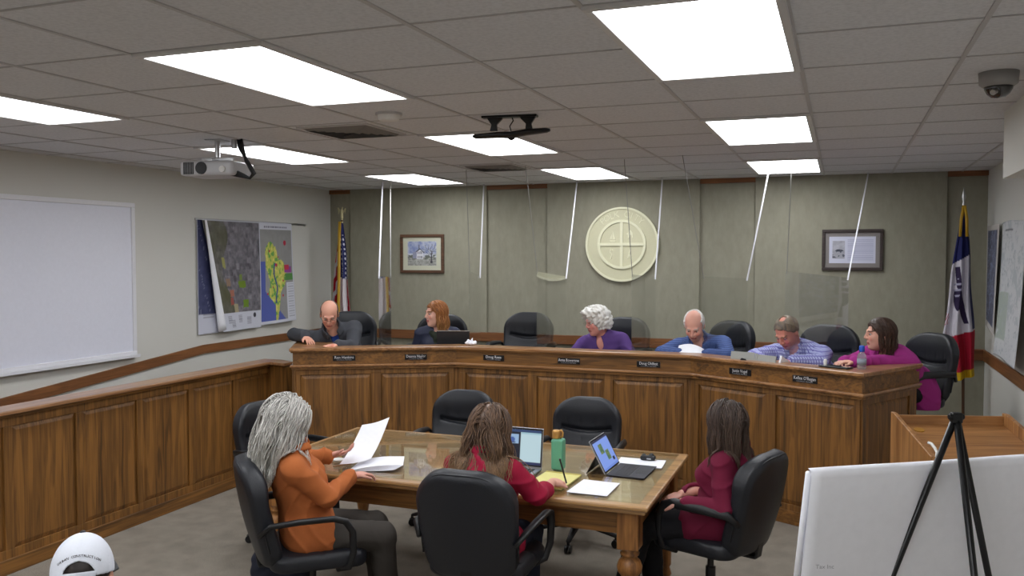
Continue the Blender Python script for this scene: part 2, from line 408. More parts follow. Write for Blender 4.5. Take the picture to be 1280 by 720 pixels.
for (x, y), s in pos_names.items(): make_light(x, y, 'fluorescent ceiling light panel, ' + s)
for x in (-.476, -2.306, -4.142):
    for y in (.82, -1.63): make_light(x, y, 'recessed fluorescent ceiling light panel behind the camera')

# ------------------------------------------------------------------ ceiling fittings
def vent(x, y, lab):
    t = thing('ceiling_vent', lab, 'vent', (x, y, CEIL), 0, 'square ceiling air vents'); t.scale = (.84, .84, 1)
    bm = bmesh.new()
    for a in ((-.3, .3, -.3, -.27), (-.3, .3, .27, .3), (-.3, -.27, -.27, .27), (.27, .3, -.27, .27)): box(bm, *a, -.008, .0)
    bm_obj('frame', bm, M_tbar, t, bevel=.002)
    bm = bmesh.new(); box(bm, -.27, .27, -.27, .27, -.002, 0); bm_obj('dark_throat', bm, plain('vent_shadow_grey', srgb(70, 68, 66), rough=.8), t)
    for i in range(5):
        r0 = .262 - i * .05; bm = bmesh.new()
        for k in range(4):
            M = M4(rz=k * PI / 2)
            v = [M @ Vector(p) for p in ((-r0, -r0, -.004), (r0, -r0, -.004), (r0 - .022, -r0 + .022, -.020), (-r0 + .022, -r0 + .022, -.020))]
            v2 = [p + Vector((0, 0, .002)) for p in v]
            a = [bm.verts.new(p) for p in v]; b_ = [bm.verts.new(p) for p in v2]
            bm.faces.new(a); bm.faces.new(b_[::-1])
            for j in range(4): bm.faces.new((a[j], b_[j], b_[(j + 1) % 4], a[(j + 1) % 4]))
        bm_obj('louvre', bm, M_ventm, t)
M_ventm = plain('vent_grey', srgb(128, 125, 121), rough=.6)
vent(-2.92, 4.80, 'square louvred ceiling vent between the near light and the projector light')
vent(-2.92, 7.245, 'thin square louvred ceiling vent beside the farthest middle light')
t = thing('smoke_detector', 'small round white smoke detector on the ceiling beside the louvred vent', 'smoke detector', (-2.37, 4.28, CEIL))
bm = bmesh.new(); lathe(bm, [(.05, -.042), (.058, -.036), (.063, -.015), (.066, 0)], n=28); bm_obj('housing', bm, M_white, t, smooth=True)
bm = bmesh.new(); lathe(bm, [(.075, -.012), (.075, 0)], n=28); bm_obj('base_ring', bm, M_tbar, t)
# black ceiling bracket
t = thing('ceiling_bracket', 'black wing-shaped metal bracket hanging from the ceiling in front of a light', 'bracket', (-1.76, 4.60, CEIL), R(8))
bm = bmesh.new(); box(bm, -.17, .15, -.03, .03, -.012, 0); bm_obj('ceiling_plate', bm, M_metalblk, t, bevel=.003)
for sx in (-1, 1):
    bm = bmesh.new(); prism(bm, [(sx * .15, .0), (sx * .045, .0), (sx * .055, -.02), (sx * .085, -.05), (sx * .082, -.085), (sx * .125, -.085), (sx * .115, -.05)], -.012, .012, M4(rx=R(90)))
    bm_obj('support', bm, M_metalblk, t, bevel=.003)
bm = bmesh.new()
tube(bm, [(-.225, 0, -.112), (-.21, 0, -.112), (-.08, 0, -.108), (0, 0, -.110), (.08, 0, -.098), (.2, 0, -.090), (.222, 0, -.088)], [.02, .035, .045, .05, .045, .035, .02], n=12, ra=[.008, .014, .018, .02, .018, .014, .008], up=(0, 0, 1))
bm_obj('wing_bar', bm, M_metalblk, t, smooth=True)
bm = bmesh.new(); lathe(bm, [(.008, -.14), (.02, -.132), (.024, -.10)], n=16); bm_obj('centre_knob', bm, M_metalblk, t, smooth=True)
bm = bmesh.new(); tube(bm, [(.0, 0, -.1), (-.01, 0, -.06), (.01, 0, -.03), (0, 0, 0)], .004, n=6); bm_obj('cable', bm, M_metalblk, t)
# dome camera
t = thing('dome_camera', 'white dome security camera with dark lens on the ceiling at upper right', 'security camera', (.625, 4.27, CEIL))
bm = bmesh.new(); lathe(bm, [(.06, -.062), (.076, -.05), (.079, 0)], n=32); bm_obj('housing', bm, plain('camera_grey', srgb(150, 148, 146), rough=.5), t, smooth=True)
M_dome = plain('smoked_dome', srgb(16, 16, 20), rough=.08, spec=.8, coat=.6)
bm = bmesh.new(); lathe(bm, [(.004, -.110), (.028, -.106), (.045, -.092), (.055, -.074), (.058, -.060)], n=32); bm_obj('smoked_dome', bm, M_dome, t, smooth=True)
bm = bmesh.new(); cyl(bm, (-.02, -.045, -.085), (-.03, -.060, -.095), .014, .012); bm_obj('lens', bm, M_chrome, t)
# projector
PJ = Vector((-4.03, 4.86, 0))
t = thing('projector', 'white ceiling projector hanging from a metal arm with black cables, aimed at the whiteboard', 'projector', (PJ.x, PJ.y, CEIL), R(188))
M_pj = plain('projector_white', srgb(190, 190, 194), rough=.4)
F = Field((-.24, -.19, -.30), (.24, .19, -.10), .006)
F.add(rbox((0, 0, -.205), (.2, .15, .05), .025), k=.0); o = F.obj('casing', M_pj, t)
for x0, x1, z0, z1 in ((.085, .165, -.245, -.165),):
    bm = bmesh.new()
    for i in range(7): box(bm, x0 + .003 + i * .0115, x0 + .010 + i * .0115, .149, .153, z0, z1)
    bm_obj('side_grille', bm, M_dark, t)
bm = bmesh.new()
for i in range(9): box(bm, .199, .203, -.1 + i * .022, -.088 + i * .022, -.24, -.17)
bm_obj('end_grille', bm, M_dark, t)
bm = bmesh.new(); cyl(bm, (.03, .14, -.205), (.03, .158, -.205), .042); bm_obj('fan_cover', bm, M_dark, t, bevel=.002)
bm = bmesh.new(); cyl(bm, (-.13, .14, -.215), (-.13, .162, -.215), .022); bm_obj('adjuster_wheel', bm, M_white, t)
bm = bmesh.new(); cyl(bm, (.19, -.05, -.205), (.225, -.05, -.205), .04); cyl(bm, (.224, -.05, -.205), (.228, -.05, -.205), .03); bm_obj('lens', bm, M_dome, t)
bm = bmesh.new(); cyl(bm, (0, 0, -.12), (0, 0, -.0), .018); box(bm, -.06, .06, -.06, .06, -.006, 0); box(bm, -.12, .12, -.012, .012, -.145, -.125); box(bm, -.02, .02, -.1, .1, -.15, -.14); cyl(bm, (-.13, 0, -.06), (-.13, 0, 0), .02)
for s in (-1, 1): cyl(bm, (s * .11, s * .06, -.16), (0, 0, -.12), .006)
bm_obj('mount_arm', bm, M_chrome, t)
bm = bmesh.new()
for i in range(3):
    o_ = i * .012; tube(bm, [(-.17 - o_, .02, 0), (-.19 - o_, .03, -.07), (-.26, .05 + o_, -.16), (-.31, .05 + o_, -.24), (-.28, .06, -.27), (-.20, .08, -.255 + o_), (-.13, .1, -.24)], .011, n=7)
bm_obj('black_cable', bm, M_plastic, t, smooth=True)

# ------------------------------------------------------------------ dais
A, B, C_, D, E_, F_ = [Vector(p) for p in ((-4.45, 6.25), (-3.18, 6.945), (-1.14, 7.007), (.155, 6.347), (.583, 7.11), (-4.87, 7.0))]
dais = thing('council_dais', 'long angled oak council dais with raised panels and nameplates, crossing the room', 'dais', (-2.2, 6.9, 0))
def off_poly(pts, d):
    """offset an open polyline to its left by d"""
    out = []
    for i in range(len(pts)):
        ns = []
        if i > 0: e = (pts[i] - pts[i - 1]).normalized(); ns.append(Vector((-e.y, e.x)))
        if i < len(pts) - 1: e = (pts[i + 1] - pts[i]).normalized(); ns.append(Vector((-e.y, e.x)))
        if len(ns) == 1: out.append(pts[i] + ns[0] * d)
        else: b = (ns[0] + ns[1]).normalized(); out.append(pts[i] + b * (d / max(b.dot(ns[0]), .3)))
    return out
line = [F_, A, B, C_, D, E_]
DO = Vector((-2.2, 6.9))
def band(name, d0, d1, z0, z1, mat, parent=dais, ln=line, bevel=0, w0=None):
    a = off_poly(ln, d0); b = off_poly(ln, d1); bm = bmesh.new()
    A0 = [bm.verts.new((p.x - DO.x, p.y - DO.y, z0)) for p in a]; A1 = [bm.verts.new((p.x - DO.x, p.y - DO.y, z1)) for p in a]
    B0 = [bm.verts.new((p.x - DO.x, p.y - DO.y, z0)) for p in b]; B1 = [bm.verts.new((p.x - DO.x, p.y - DO.y, z1)) for p in b]
    for i in range(len(a) - 1):
        bm.faces.new((A0[i], A0[i + 1], A1[i + 1], A1[i])); bm.faces.new((B0[i + 1], B0[i], B1[i], B1[i + 1]))
        bm.faces.new((A1[i], A1[i + 1], B1[i + 1], B1[i])); bm.faces.new((A0[i + 1], A0[i], B0[i], B0[i + 1]))
    bm.faces.new((A0[0], A1[0], B1[0], B0[0])); n = len(a) - 1; bm.faces.new((A0[n], B0[n], B1[n], A1[n]))
    return bm_obj(name, bm, mat, parent, bevel=bevel)
band('ledge_cap', 0, .20, 1.158, 1.185, M_cap, bevel=.006)
band('ledge_trim', .012, .05, 1.145, 1.158, M_oakx, bevel=.003)
band('fascia', .028, .17, 1.035, 1.147, M_oakx)
band('waist_moulding', .004, .10, 1.018, 1.038, M_cap, bevel=.006)
band('lower_moulding', .018, .10, .995, 1.018, M_oakx, bevel=.004)
band('carcass', .052, .14, .02, 1.0, M_oakv)
band('plinth', .036, .10, 0, .105, M_oakx, bevel=.004)
# wide end shelf where the left-hand member rests his arm
e = (B - A).normalized(); 
def P2(s, d): # along AB, depth behind
    n = Vector((-e.y, e.x)); p = A + e * s + n * d; return (p.x - DO.x, p.y - DO.y)
bm = bmesh.new(); prism(bm, [P2(.01, .19), P2(.36, .19), P2(.36, .84), P2(.01, .84)], 1.160, 1.186); bm_obj('end_shelf', bm, M_cap, dais, bevel=.004)
band('worktop', .17, .56, 1.11, 1.14, plain('grey_laminate', srgb(120, 112, 104), rough=.4), ln=[A + (B - A) * .12, B, C_, C_ + (D - C_) * .93])
band('inner_skirt', .60, .62, PLAT, 1.11, M_oakx, ln=[A, B, C_, D]) if False else None
panels = {(0,): None}
def seg_parts(P, Q, pans, end0=.0, end1=.0):
    d = Q - P; L = d.length; ang = math.atan2(d.y, d.x)
    M = M4((P.x - DO.x, P.y - DO.y, 0), rz=ang)
    # frame (stiles and rails) at depth .036, panels sunk at .05
    zt, zb = .995, .105; pt, pb = .950, .150
    bm = bmesh.new()
    box(bm, .02, L - .02, .036, .052, pt, zt, M); box(bm, .02, L - .02, .036, .052, zb, pb, M)
    xs_ = [0.02] + [v for p in pans for v in p] + [L - .02]
    for i in range(0, len(xs_), 2): box(bm, xs_[i], xs_[i + 1], .036, .052, pb, pt, M)
    bm_obj('panel_frame', bm, M_oakv, dais, bevel=.002)
    for a, b in pans:
        bm = bmesh.new(); bevel_panel(bm, a, b, pb, pt, .052, d=.012, w=.035)
        bm.transform(M); bm_obj('raised_panel', bm, M_oakv, dais)
    return M, L
segAB = seg_parts(A, B, [(.09, .70), (.785, 1.385)])
segBC = seg_parts(B, C_, [(.07, .655), (.735, 1.325), (1.405, 1.995)])
segCD = seg_parts(C_, D, [(.065, .68), (.76, 1.37)])
segDE = seg_parts(D, E_, [(.11, .75)])
segFA = seg_parts(F_, A, [(.11, .75)])
# nameplates
M_plate = plain('black_nameplate', srgb(14, 13, 16), rough=.35)
M_letter = plain('engraved_white', srgb(225, 224, 228), rough=.6)
M_letter2 = plain('engraved_grey', srgb(150, 148, 152), rough=.6)
plates = [(segAB, .467, 'Ron Hankins', 'below the man in the charcoal fleece'), (segAB, 1.091, 'Deanna Naylor', 'below the red-haired woman with the laptop'), (segBC, .344, 'Doug Rose', 'below the empty black chair'),
          (segBC, 1.025, 'Anna Bowersox', 'below the woman with curly white hair'), (segBC, 1.706, 'Doug Ohlfest', 'below the balding man in the blue shirt'), (segCD, .46, 'Justin Vogel', 'below the man in the checked shirt'), (segCD, 1.002, 'Kellee O\'Regan', 'below the woman in magenta')]
for (M, L), s, nm, lab in plates:
    W = Matrix.Translation((DO.x, DO.y, 0)) @ M @ Matrix.Translation((s, .028, 1.094))
    ang = M.to_euler().z
    t = thing('nameplate', 'black nameplate with white lettering ' + lab, 'nameplate', W.translation, ang, 'nameplates on the dais front')
    bm = bmesh.new(); box(bm, -.097, .097, -.008, 0, -.024, .024); bm_obj('plate', bm, M_plate, t, bevel=.0015)
    text_mesh('lettering', nm, .034, M_letter, M4((0, -.0085, .006), rx=R(90)), t, ext=.0004, sx=.82 if len(nm) > 11 else .95)
    text_mesh('small_lettering', 'COUNCIL MEMBER', .0135, M_letter2, M4((0, -.0085, -.0165), rx=R(90)), t, ext=.0004, sx=1.15)
# raised floor behind the dais, ramp at the left
inner = off_poly([F_, A, B, C_, D, E_], .13)
poly = [(p.x, p.y) for p in inner] + [(E_.x - .05, YB - .001), (XL, YB - .001), (XL, 6.86), (-4.93, 6.86)]
bm = bmesh.new(); prism(bm, [(inner[0].x, inner[0].y)] + poly[1:5] + [(poly[5][0], poly[5][1]), (1.26, E_.y + .1), (1.26, YB - .001), (XL + .001, YB - .001), (XL + .001, 6.86), (-4.99, 6.86)], .001, PLAT)
struct(bm_obj('floor_platform', bm, M_carpet))
bm = bmesh.new(); prism(bm, [(1.9, 0.001), (6.86, 0.001), (6.86, PLAT)], XL + .001, -4.92, Matrix(((0, 0, 1, 0), (1, 0, 0, 0), (0, 1, 0, 0), (0, 0, 0, 1))))
struct(bm_obj('floor_ramp', bm, M_carpet))

# ------------------------------------------------------------------ panelled partition on the left
pw = bmesh.new(); box(pw, -4.91, -4.862, YF + .02, 6.6, 0, 1.0)
pw = struct(bm_obj('wall_partition', pw, M_oakv))
bm = bmesh.new(); box(bm, -4.985, -4.785, YF + .02, 6.62, 1.008, 1.035); struct(bm_obj('partition_cap', bm, M_capy, pw, bevel=.007))
bm = bmesh.new(); box(bm, -4.862, -4.815, YF + .02, 6.60, .985, 1.009); struct(bm_obj('cap_moulding', bm, M_oaky, pw, bevel=.006))
bm = bmesh.new()
edges = [3.33 + .542 * k for k in range(-12, 7)]
MX = lambda y: Matrix.Translation((-4.85, y, 0)) @ Matrix.Rotation(R(90), 4, 'Z')
bm = bmesh.new(); box(bm, -4.862, -4.846, YF + .02, 6.6, .925, 1.0); box(bm, -4.862, -4.846, YF + .02, 6.6, .06, .15)
ye = [3.87 + .543 * k for k in range(-13, 6)]
for y in ye: 
    if y > YF + .1: box(bm, -4.862, -4.8465, y - .03, y + .03, .15, .925)
struct(bm_obj('panel_frame', bm, M_oakv, pw, bevel=.002))
for i in range(len(ye) - 1):
    y0, y1 = ye[i] + .03, ye[i + 1] - .03
    if y0 < YF + .1: continue
    bm = bmesh.new(); bevel_panel(bm, y0, y1, .15, .925, 0, d=.010, w=.03); bm.transform(Matrix.Translation((-4.862, 0, 0)) @ Matrix.Rotation(R(90), 4, 'Z'))
    struct(bm_obj('panel', bm, M_oakv, pw))
bm = bmesh.new(); box(bm, -4.862, -4.832, YF + .02, 6.6, 0, .095); struct(bm_obj('baseboard', bm, M_oaky, pw, bevel=.005))
# short return between the partition and the dais
bm = bmesh.new(); prism(bm, [(-4.862, 6.50), (-4.60, 6.42), (-4.57, 6.50), (-4.862, 6.60)], 0, 1.0); 
struct(bm_obj('partition_return', bm, M_oakv, pw))
bm = bmesh.new(); prism(bm, [(-4.79, 6.43), (-4.60, 6.385), (-4.585, 6.52), (-4.79, 6.62)], 1.008, 1.035); struct(bm_obj('return_cap', bm, M_capy, pw, bevel=.005))

# ------------------------------------------------------------------ things on the walls
t = thing('whiteboard', 'large blank whiteboard in a white frame on the left wall', 'whiteboard', (XL, 4.75, 1.10))
Y0, Y1, Hh = -1.22, 1.24, 1.355
bm = bmesh.new(); box(bm, .004, .012, Y0 + .03, Y1 - .03, .03, Hh - .03); bm_obj('board_surface', bm, plain('whiteboard_surface', srgb(228, 230, 243), rough=.25), t)
bm = bmesh.new(); box(bm, 0, .024, Y0, Y1, 0, .04); box(bm, 0, .024, Y0, Y1, Hh - .04, Hh); box(bm, 0, .024, Y0, Y0 + .04, .04, Hh - .04); box(bm, 0, .024, Y1 - .04, Y1, .04, Hh - .04)
bm_obj('frame', bm, M_alu, t, bevel=.004)
bm = bmesh.new(); box(bm, .0, .07, Y0 + .1, Y1 - .01, -.012, .004); box(bm, .064, .07, Y0 + .1, Y1 - .01, .004, .014); bm_obj('pen_tray', bm, M_alu, t, bevel=.002)

# map rail and the sheets hanging from it
t = thing('map_rail', 'thin grey metal map rail on the left wall, above the hanging maps', 'rail', (XL, 7.7, 2.345))
bm = bmesh.new(); box(bm, 0, .014, -.93, .93, -.012, .012); bm_obj('rail_bar', bm, M_chrome, t, bevel=.003)
for k in range(12): bm = bmesh.new(); cyl(bm, (.014, .45 + k * .04, -.004), (.022, .45 + k * .04, -.004), .006, n=8); bm_obj('roller_clip', bm, M_chrome, t)
def mix3(a, b, f): return a + (b - a) * f[:, None]
def col_aerial(u, v):
    n = val_noise(u * 26, v * 30, 3); q = val_noise(np.floor(u * 14) * 3.7, np.floor(v * 18) * 5.1, 8, 1)
    base = 116 + 50 * (n - .5) * 2 * .6 + 34 * (q - .5); c = np.stack([base, base - 3, base + 4], 1)
    g = val_noise(u * 5, v * 6, 12, 2)
    left = (u < .30 + .1 * np.sin(v * 9)) & (u > .0)
    c[left] = mix3(c[left], np.array([88., 88, 62]), np.clip(g[left] * 1.2, 0, 1))
    for (a, b, w, h, col) in ((.60, .42, .075, .035, (112, 138, 44)), (.66, .24, .06, .035, (110, 140, 46)), (.58, .48, .03, .03, (120, 140, 70)), (.26, .62, .03, .05, (160, 158, 96)), (.36, .34, .05, .03, (168, 110, 92)), (.34, .27, .04, .035, (160, 88, 80)), (.42, .20, .05, .04, (170, 160, 130)), (.30, .44, .05, .04, (150, 124, 104))):
        m = (np.abs(u - a) < w * (.7 + .5 * n)) & (np.abs(v - b) < h * (.7 + .5 * n)); c[m] = col
    bot = v < .165; c[bot] = (206, 208, 220)
    for a, b in ((.22, .1), (.3, .06), (.5, .1), (.72, .08)):
        m = bot & (np.abs(u - a) < .05) & (np.abs(v - b) < .035) & (np.floor(v * 200) % 2 == 0); c[m] = (150, 150, 165)
    m = (np.hypot((u - .845) * .9, (v - .125) * 1.2) < .028); c[m] = (60, 60, 70)
    m = (u > .985) | (v > .99); c[m] = (206, 208, 220)
    return c
def col_city(u, v):
    n = val_noise(u * 14, v * 20, 5); c = np.full((len(u), 3), 150.0) + (n[:, None] - .5) * 14
    inside = np.hypot((u - .42) * 1.25, (v - .44) * .82) < .30 + .10 * np.sin(np.arctan2(v - .44, u - .42) * 3 + 1) + .06 * (n - .5)
    c[inside] = (196, 200, 98); q = val_noise(u * 22, v * 30, 9, 2)
    c[inside & (q > .62)] = (112, 168, 84); c[inside & (q < .30)] = (222, 216, 120)
    lake = (v < .40 - .42 * u * 1.3) | ((u < .14) & (v < .62)); c[lake & ~inside] = (88, 100, 172)
    c[lake & (u < .4) & (v < .3)] = (88, 100, 172)
    m = np.abs(u - (.36 + .16 * (0.75 - v) + .03 * np.sin(v * 22))) < .018; c[m & (v > .2) & (v < .6)] = (70, 86, 140)
    for a, b, r in ((.72, .80, .045), (.25, .72, .02), (.44, .58, .03), (.2, .3, .02), (.62, .27, .022), (.5, .66, .015), (.64, .42, .02), (.34, .36, .015)):
        c[(np.hypot((u - a), (v - b) * 1.7) < r)] = (188, 52, 76)
    c[(u > .68) & (u < .92) & (v > .50) & (v < .56)] = (150, 72, 150); c[(u > .68) & (u < .84) & (v > .53) & (v < .58)] = (196, 62, 84); c[(u > .70) & (v > .42) & (v < .49)] = (86, 140, 74)
    leg = (u > .74) & (v < .40); c[leg] = (214, 216, 226); c[leg & (np.floor(v * 120) % 3 == 0) & (u > .78)] = (176, 178, 190)
    top = (v > .93) | (v < .03) | (u > .97); c[top] = (212, 214, 226); c[(v > .945) & (v < .965) & (u > .1) & (u < .8) & (np.floor(u * 60) % 3 != 0)] = (120, 120, 140)
    return c
def col_dark(u, v):
    n = val_noise(u * 8, v * 30, 21); c = np.stack([52 + 26 * n, 56 + 26 * n, 92 + 24 * n], 1)
    m = np.abs(np.sin(u * 7 + v * 9 + n)) < .05; c[m] = (120, 124, 150); bot = v < .17; c[bot] = (204, 206, 220); c[bot & (np.floor(v * 130) % 3 == 0) & (u > .25) & (u < .75)] = (160, 160, 174)
    c[(u < .03)] = (206, 208, 220)
    return c
def wallM(y, z, x=XL + .02): return Matrix.Translation((x, y, z)) @ Matrix.Rotation(R(90), 4, 'Z')   # sheet faces +x, u runs to +y
t = thing('aerial_map', 'large grey aerial map sheet with a curled left edge, hanging on the left wall', 'map', (XL, 6.78, 1.21))
Mi = Matrix.Translation((-XL, -6.78, -1.21))
def curl_air(u, v, x, y, z): 
    return x, y - .012 - .02 * np.sin(v * PI) * u - .01 * np.sin(u * 9 + v * 4), z
# upper sheet starts further right towards the bottom, its edge rolled back
def curl_roll(u, v, x, y, z):
    left = .03 + .26 * (1 - v) ** 1.0; x = left + u * (.93 - left)
    return x, y - .035 - .008 * np.sin(u * 7 + v * 3) - .03 * (1 - v) * (1 - u) ** 3, z
sheet('underlying_sheet', .30, 1.13, 24, 90, col_dark, M_print, Mi @ wallM(6.78, 1.21), t)
sheet('printed_map', .93, 1.13, 150, 180, col_aerial, M_print, Mi @ wallM(6.78, 1.215), t, curl=curl_roll)
bm = bmesh.new()   # rolled-back margin, a loose cone of paper
npt = 14
pts = [Vector((.062 + .03 * (1 - i / npt), .03 + .26 * (i / npt) + .012, 1.125 - 1.10 * i / npt)) for i in range(npt + 1)]
tube(bm, pts, [.012 + .045 * (i / npt) for i in range(npt + 1)], n=14, ra=[.010 + .018 * (i / npt) for i in range(npt + 1)], up=(1, 0, 0))
bm_obj('curled_edge', bm, M_paper, t, smooth=True)
t = thing('city_map', 'coloured street and zoning map sheet hanging right of the aerial map', 'map', (XL, 7.735, 1.24))
Mi = Matrix.Translation((-XL, -7.735, -1.24))
sheet('printed_map', .58, 1.11, 110, 180, col_city, M_print, Mi @ wallM(7.735, 1.24), t, curl=lambda u, v, x, y, z: (x + .035 * (1 - v) * (u - .3), y - .012 - .02 * np.sin(u * PI) - .035 * (1 - v) ** 2 * u, z + .03 * (1 - v) * (u - .5) * .6))

# right wall maps
def wallR(y, z, x=XR - .02): return Matrix.Translation((x, y, z)) @ Matrix.Rotation(R(-90), 4, 'Z')
def col_rblue(u, v):
    n = val_noise(u * 9, v * 24, 33); c = np.stack([78 + 40 * n, 82 + 38 * n, 100 + 40 * n], 1)
    c[np.abs(n - .55) < .03] = (130, 140, 170); e_ = (u < .10) | (u > .88) | (v > .95) | (v < .06); c[e_] = (196, 192, 188); return c
def col_rgrey(u, v):
    n = val_noise(u * 10, v * 16, 41); c = np.stack([196 + 10 * n, 198 + 10 * n, 202 + 8 * n], 1)
    c[(n < .38) & (v > .2)] = (180, 186, 190); c[(u < .45) & (v > .13) & (v < .48) & (n > .30)] = (172, 182, 174); c[(np.abs(n - .5) < .012)] = (160, 168, 174)
    c[(v > .93) & (v < .94) & (u > .15) & (u < .5)] = (90, 90, 100); return c
t = thing('narrow_wall_map', 'narrow dark blue-grey map with pale margins on the right wall, nearest the flag', 'map', (XR, 8.98, 1.36))
sheet('printed_map', .66, .90, 60, 90, col_rblue, M_print, Matrix.Translation((-XR, -8.98, -1.36)) @ wallR(8.96, 1.36), t, curl=lambda u, v, x, y, z: (x, y - .01 - .03 * (1 - v) * u, z - .06 * u * (1 - v)))
t = thing('pale_wall_map', 'large pale grey and green map sheet on the right wall, cut by the photo edge', 'map', (XR, 8.1, 1.17))
sheet('printed_map', .95, 1.09, 80, 90, col_rgrey, M_print, Matrix.Translation((-XR, -8.1, -1.17)) @ wallR(8.12, 1.17), t, curl=lambda u, v, x, y, z: (x, y - .015 - .05 * (1 - v) ** 2, z + .01 * np.sin(u * 5)))

# framed pictures
def frame_bm(w, h, bw, d):
    bm = bmesh.new()
    for a in ((-w / 2, w / 2, -h / 2, -h / 2 + bw), (-w / 2, w / 2, h / 2 - bw, h / 2), (-w / 2, -w / 2 + bw, -h / 2 + bw, h / 2 - bw), (w / 2 - bw, w / 2, -h / 2 + bw, h / 2 - bw)): box(bm, a[0], a[1], -d, 0, a[2], a[3])
    return bm
def col_house(u, v):
    n = val_noise(u * 9, v * 7, 55); c = mix3(np.full((len(u), 3), 200.) + np.array([0., 4, 14]), np.array([118., 132, 186]), np.clip((n * 1.5 - .35) * (v > .5), 0, 1))
    g = v < .35; gn = val_noise(u * 22, v * 18, 57); c[g] = (120 + 80 * gn[g])[:, None] * np.array([1., 1.0, .97])
    tl = (v > .25) & (v < .45) & (val_noise(u * 20, v * 20, 60) > .5) & ((u < .35) | (u > .6)); c[tl] = (110, 114, 108)
    roof = (v < .72 - 1.0 * np.abs(u - .42)) & (v > .52); c[roof] = (96, 96, 112)
    side = (u > .18) & (u < .34) & (v > .30) & (v < .56); c[side] = (150, 152, 176)
    wallf = (u > .32) & (u < .54) & (v > .27) & (v < .66 - .9 * np.abs(u - .43)); c[wallf] = (226, 226, 232)
    for a in (.37, .43, .49): c[(np.abs(u - a) < .013) & (v > .47) & (v < .58)] = (90, 92, 110); c[(np.abs(u - a) < .015) & (v > .30) & (v < .40)] = (100, 100, 112)
    c[(np.abs(u - .40) < .02) & (v > .68) & (v < .86)] = (110, 112, 130)
    c[(np.abs(u - .83) < .02 + .02 * (v < .2)) & (v > .1) & (v < .5)] = (74, 72, 78)
    for k in range(9):
        a = -1.2 + k * .3; px, py = .83, .46 + .02 * k % .05
        du, dv = u - px, v - py; t_ = du * math.sin(a) + dv * math.cos(a); s_ = np.abs(du * math.cos(a) - dv * math.sin(a) + .03 * np.sin(t_ * 20 + k)); c[(s_ < .008) & (t_ > 0) & (t_ < .40)] = (98, 96, 104)
    return c
t = thing('framed_watercolour', 'watercolour of a white house and bare tree in a brown frame on the back wall', 'picture', (-4.617, YB - .035, 2.008))
M_brf = wood('brown_frame', srgb(104, 74, 54), srgb(70, 46, 32), 'x')
bm_obj('frame', frame_bm(.57, .455, .034, .03), M_brf, t, bevel=.004)
bm = bmesh.new(); box(bm, -.255, .255, -.012, -.004, -.2, .2); bm_obj('mat_board', bm, plain('cream_mat', srgb(204, 204, 184), rough=.8), t)
sheet('artwork', .375, .285, 110, 84, col_house, M_print, M4((-.19, -.013, -.14)), t)
t = thing('framed_document', 'dark framed document with a small grey photograph, on the back wall right of the seal', 'picture', (.097, YB - .035, 2.044))
M_dkf = wood('dark_frame', srgb(62, 48, 44), srgb(40, 30, 28), 'x')
bm_obj('frame', frame_bm(.56, .405, .03, .03), M_dkf, t, bevel=.004)
bm = bmesh.new(); box(bm, -.25, .25, -.012, -.004, -.175, .175); bm_obj('mat_board', bm, plain('taupe_mat', srgb(134, 128, 126), rough=.8), t)
def col_doc(u, v):
    c = np.full((len(u), 3), 0.) + np.array([206., 208, 226]); tx = (u > .40) & (u < .95) & (v > .08) & (v < .9)
    c[tx & (np.floor(v * 44) % 2 == 0)] = (178, 180, 206)
    ph = (u > .07) & (u < .34) & (v > .17) & (v < .84); n = val_noise(u * 16, v * 14, 71); c[ph] = (150 + 40 * n[ph])[:, None] * np.array([1, 1, 1.06])
    c[ph & (np.hypot((u - .22) * 1.2, v - .40) < .13) & (n > .42)] = (70, 72, 84); c[ph & (v < .44 - 0.9 * np.abs(u - .21)) & (v > .2) & (n > .5)] = (92, 94, 106); return c
sheet('document', .425, .262, 120, 80, col_doc, M_print, M4((-.2125, -.013, -.131)), t)

# city seal
M_seal = plain('cream_plaster', srgb(206, 203, 172), rough=.7, var=.03, scale=30)
M_seal2 = plain('cream_relief', srgb(226, 224, 196), rough=.65)
SE = thing('city_seal', 'round cream relief seal with a cross and the words POLK CITY on the back wall', 'seal', (-2.213, YB - .035, 2.108))
Rx = Matrix.Rotation(R(90), 4, 'X')
def ring(bm, r0, r1, d0, d1, n=72):
    vs = []
    for r, y in ((r0, d0), (r0, d1), (r1, d1), (r1, d0)): vs.append([bm.verts.new((math.cos(2 * PI * k / n) * r, -y, math.sin(2 * PI * k / n) * r)) for k in range(n)])
    for a in range(4):
        for k in range(n): bm.faces.new((vs[a][k], vs[a][(k + 1) % n], vs[(a + 1) % 4][(k + 1) % n], vs[(a + 1) % 4][k]))
bm = bmesh.new(); cyl(bm, (0, 0, 0), (0, -.030, 0), .403, .398, n=72); bm_obj('disc', bm, M_seal, SE, bevel=.003)
bm = bmesh.new(); ring(bm, .380, .402, .028, .042); bm_obj('outer_rim', bm, M_seal2, SE)
bm = bmesh.new(); ring(bm, .238, .266, .028, .046); bm_obj('inner_ring', bm, M_seal2, SE)
bm = bmesh.new(); box(bm, -.24, .24, -.044, -.028, -.016, .016); box(bm, -.016, .016, -.0441, -.0281, -.24, .24); bm_obj('cross', bm, M_seal2, SE)
for i, ch in enumerate('POLK CITY'):
    if ch == ' ': continue
    a = R(40 - i * 10.0)
    text_mesh('letter', ch, .095, M_seal2, Matrix.Rotation(-a, 4, 'Y') @ M4((0, -.029, .322), rx=R(90)), SE, ext=.006)
bm = bmesh.new()   # sailboat
prism(bm, [(-.135, .045), (-.06, .045), (-.075, .03), (-.12, .03)], .028, .036, Rx); prism(bm, [(-.10, .055), (-.10, .155), (-.065, .055)], .028, .036, Rx); prism(bm, [(-.105, .06), (-.105, .12), (-.13, .06)], .028, .036, Rx)
bm_obj('sailboat_emblem', bm, M_seal2, SE)
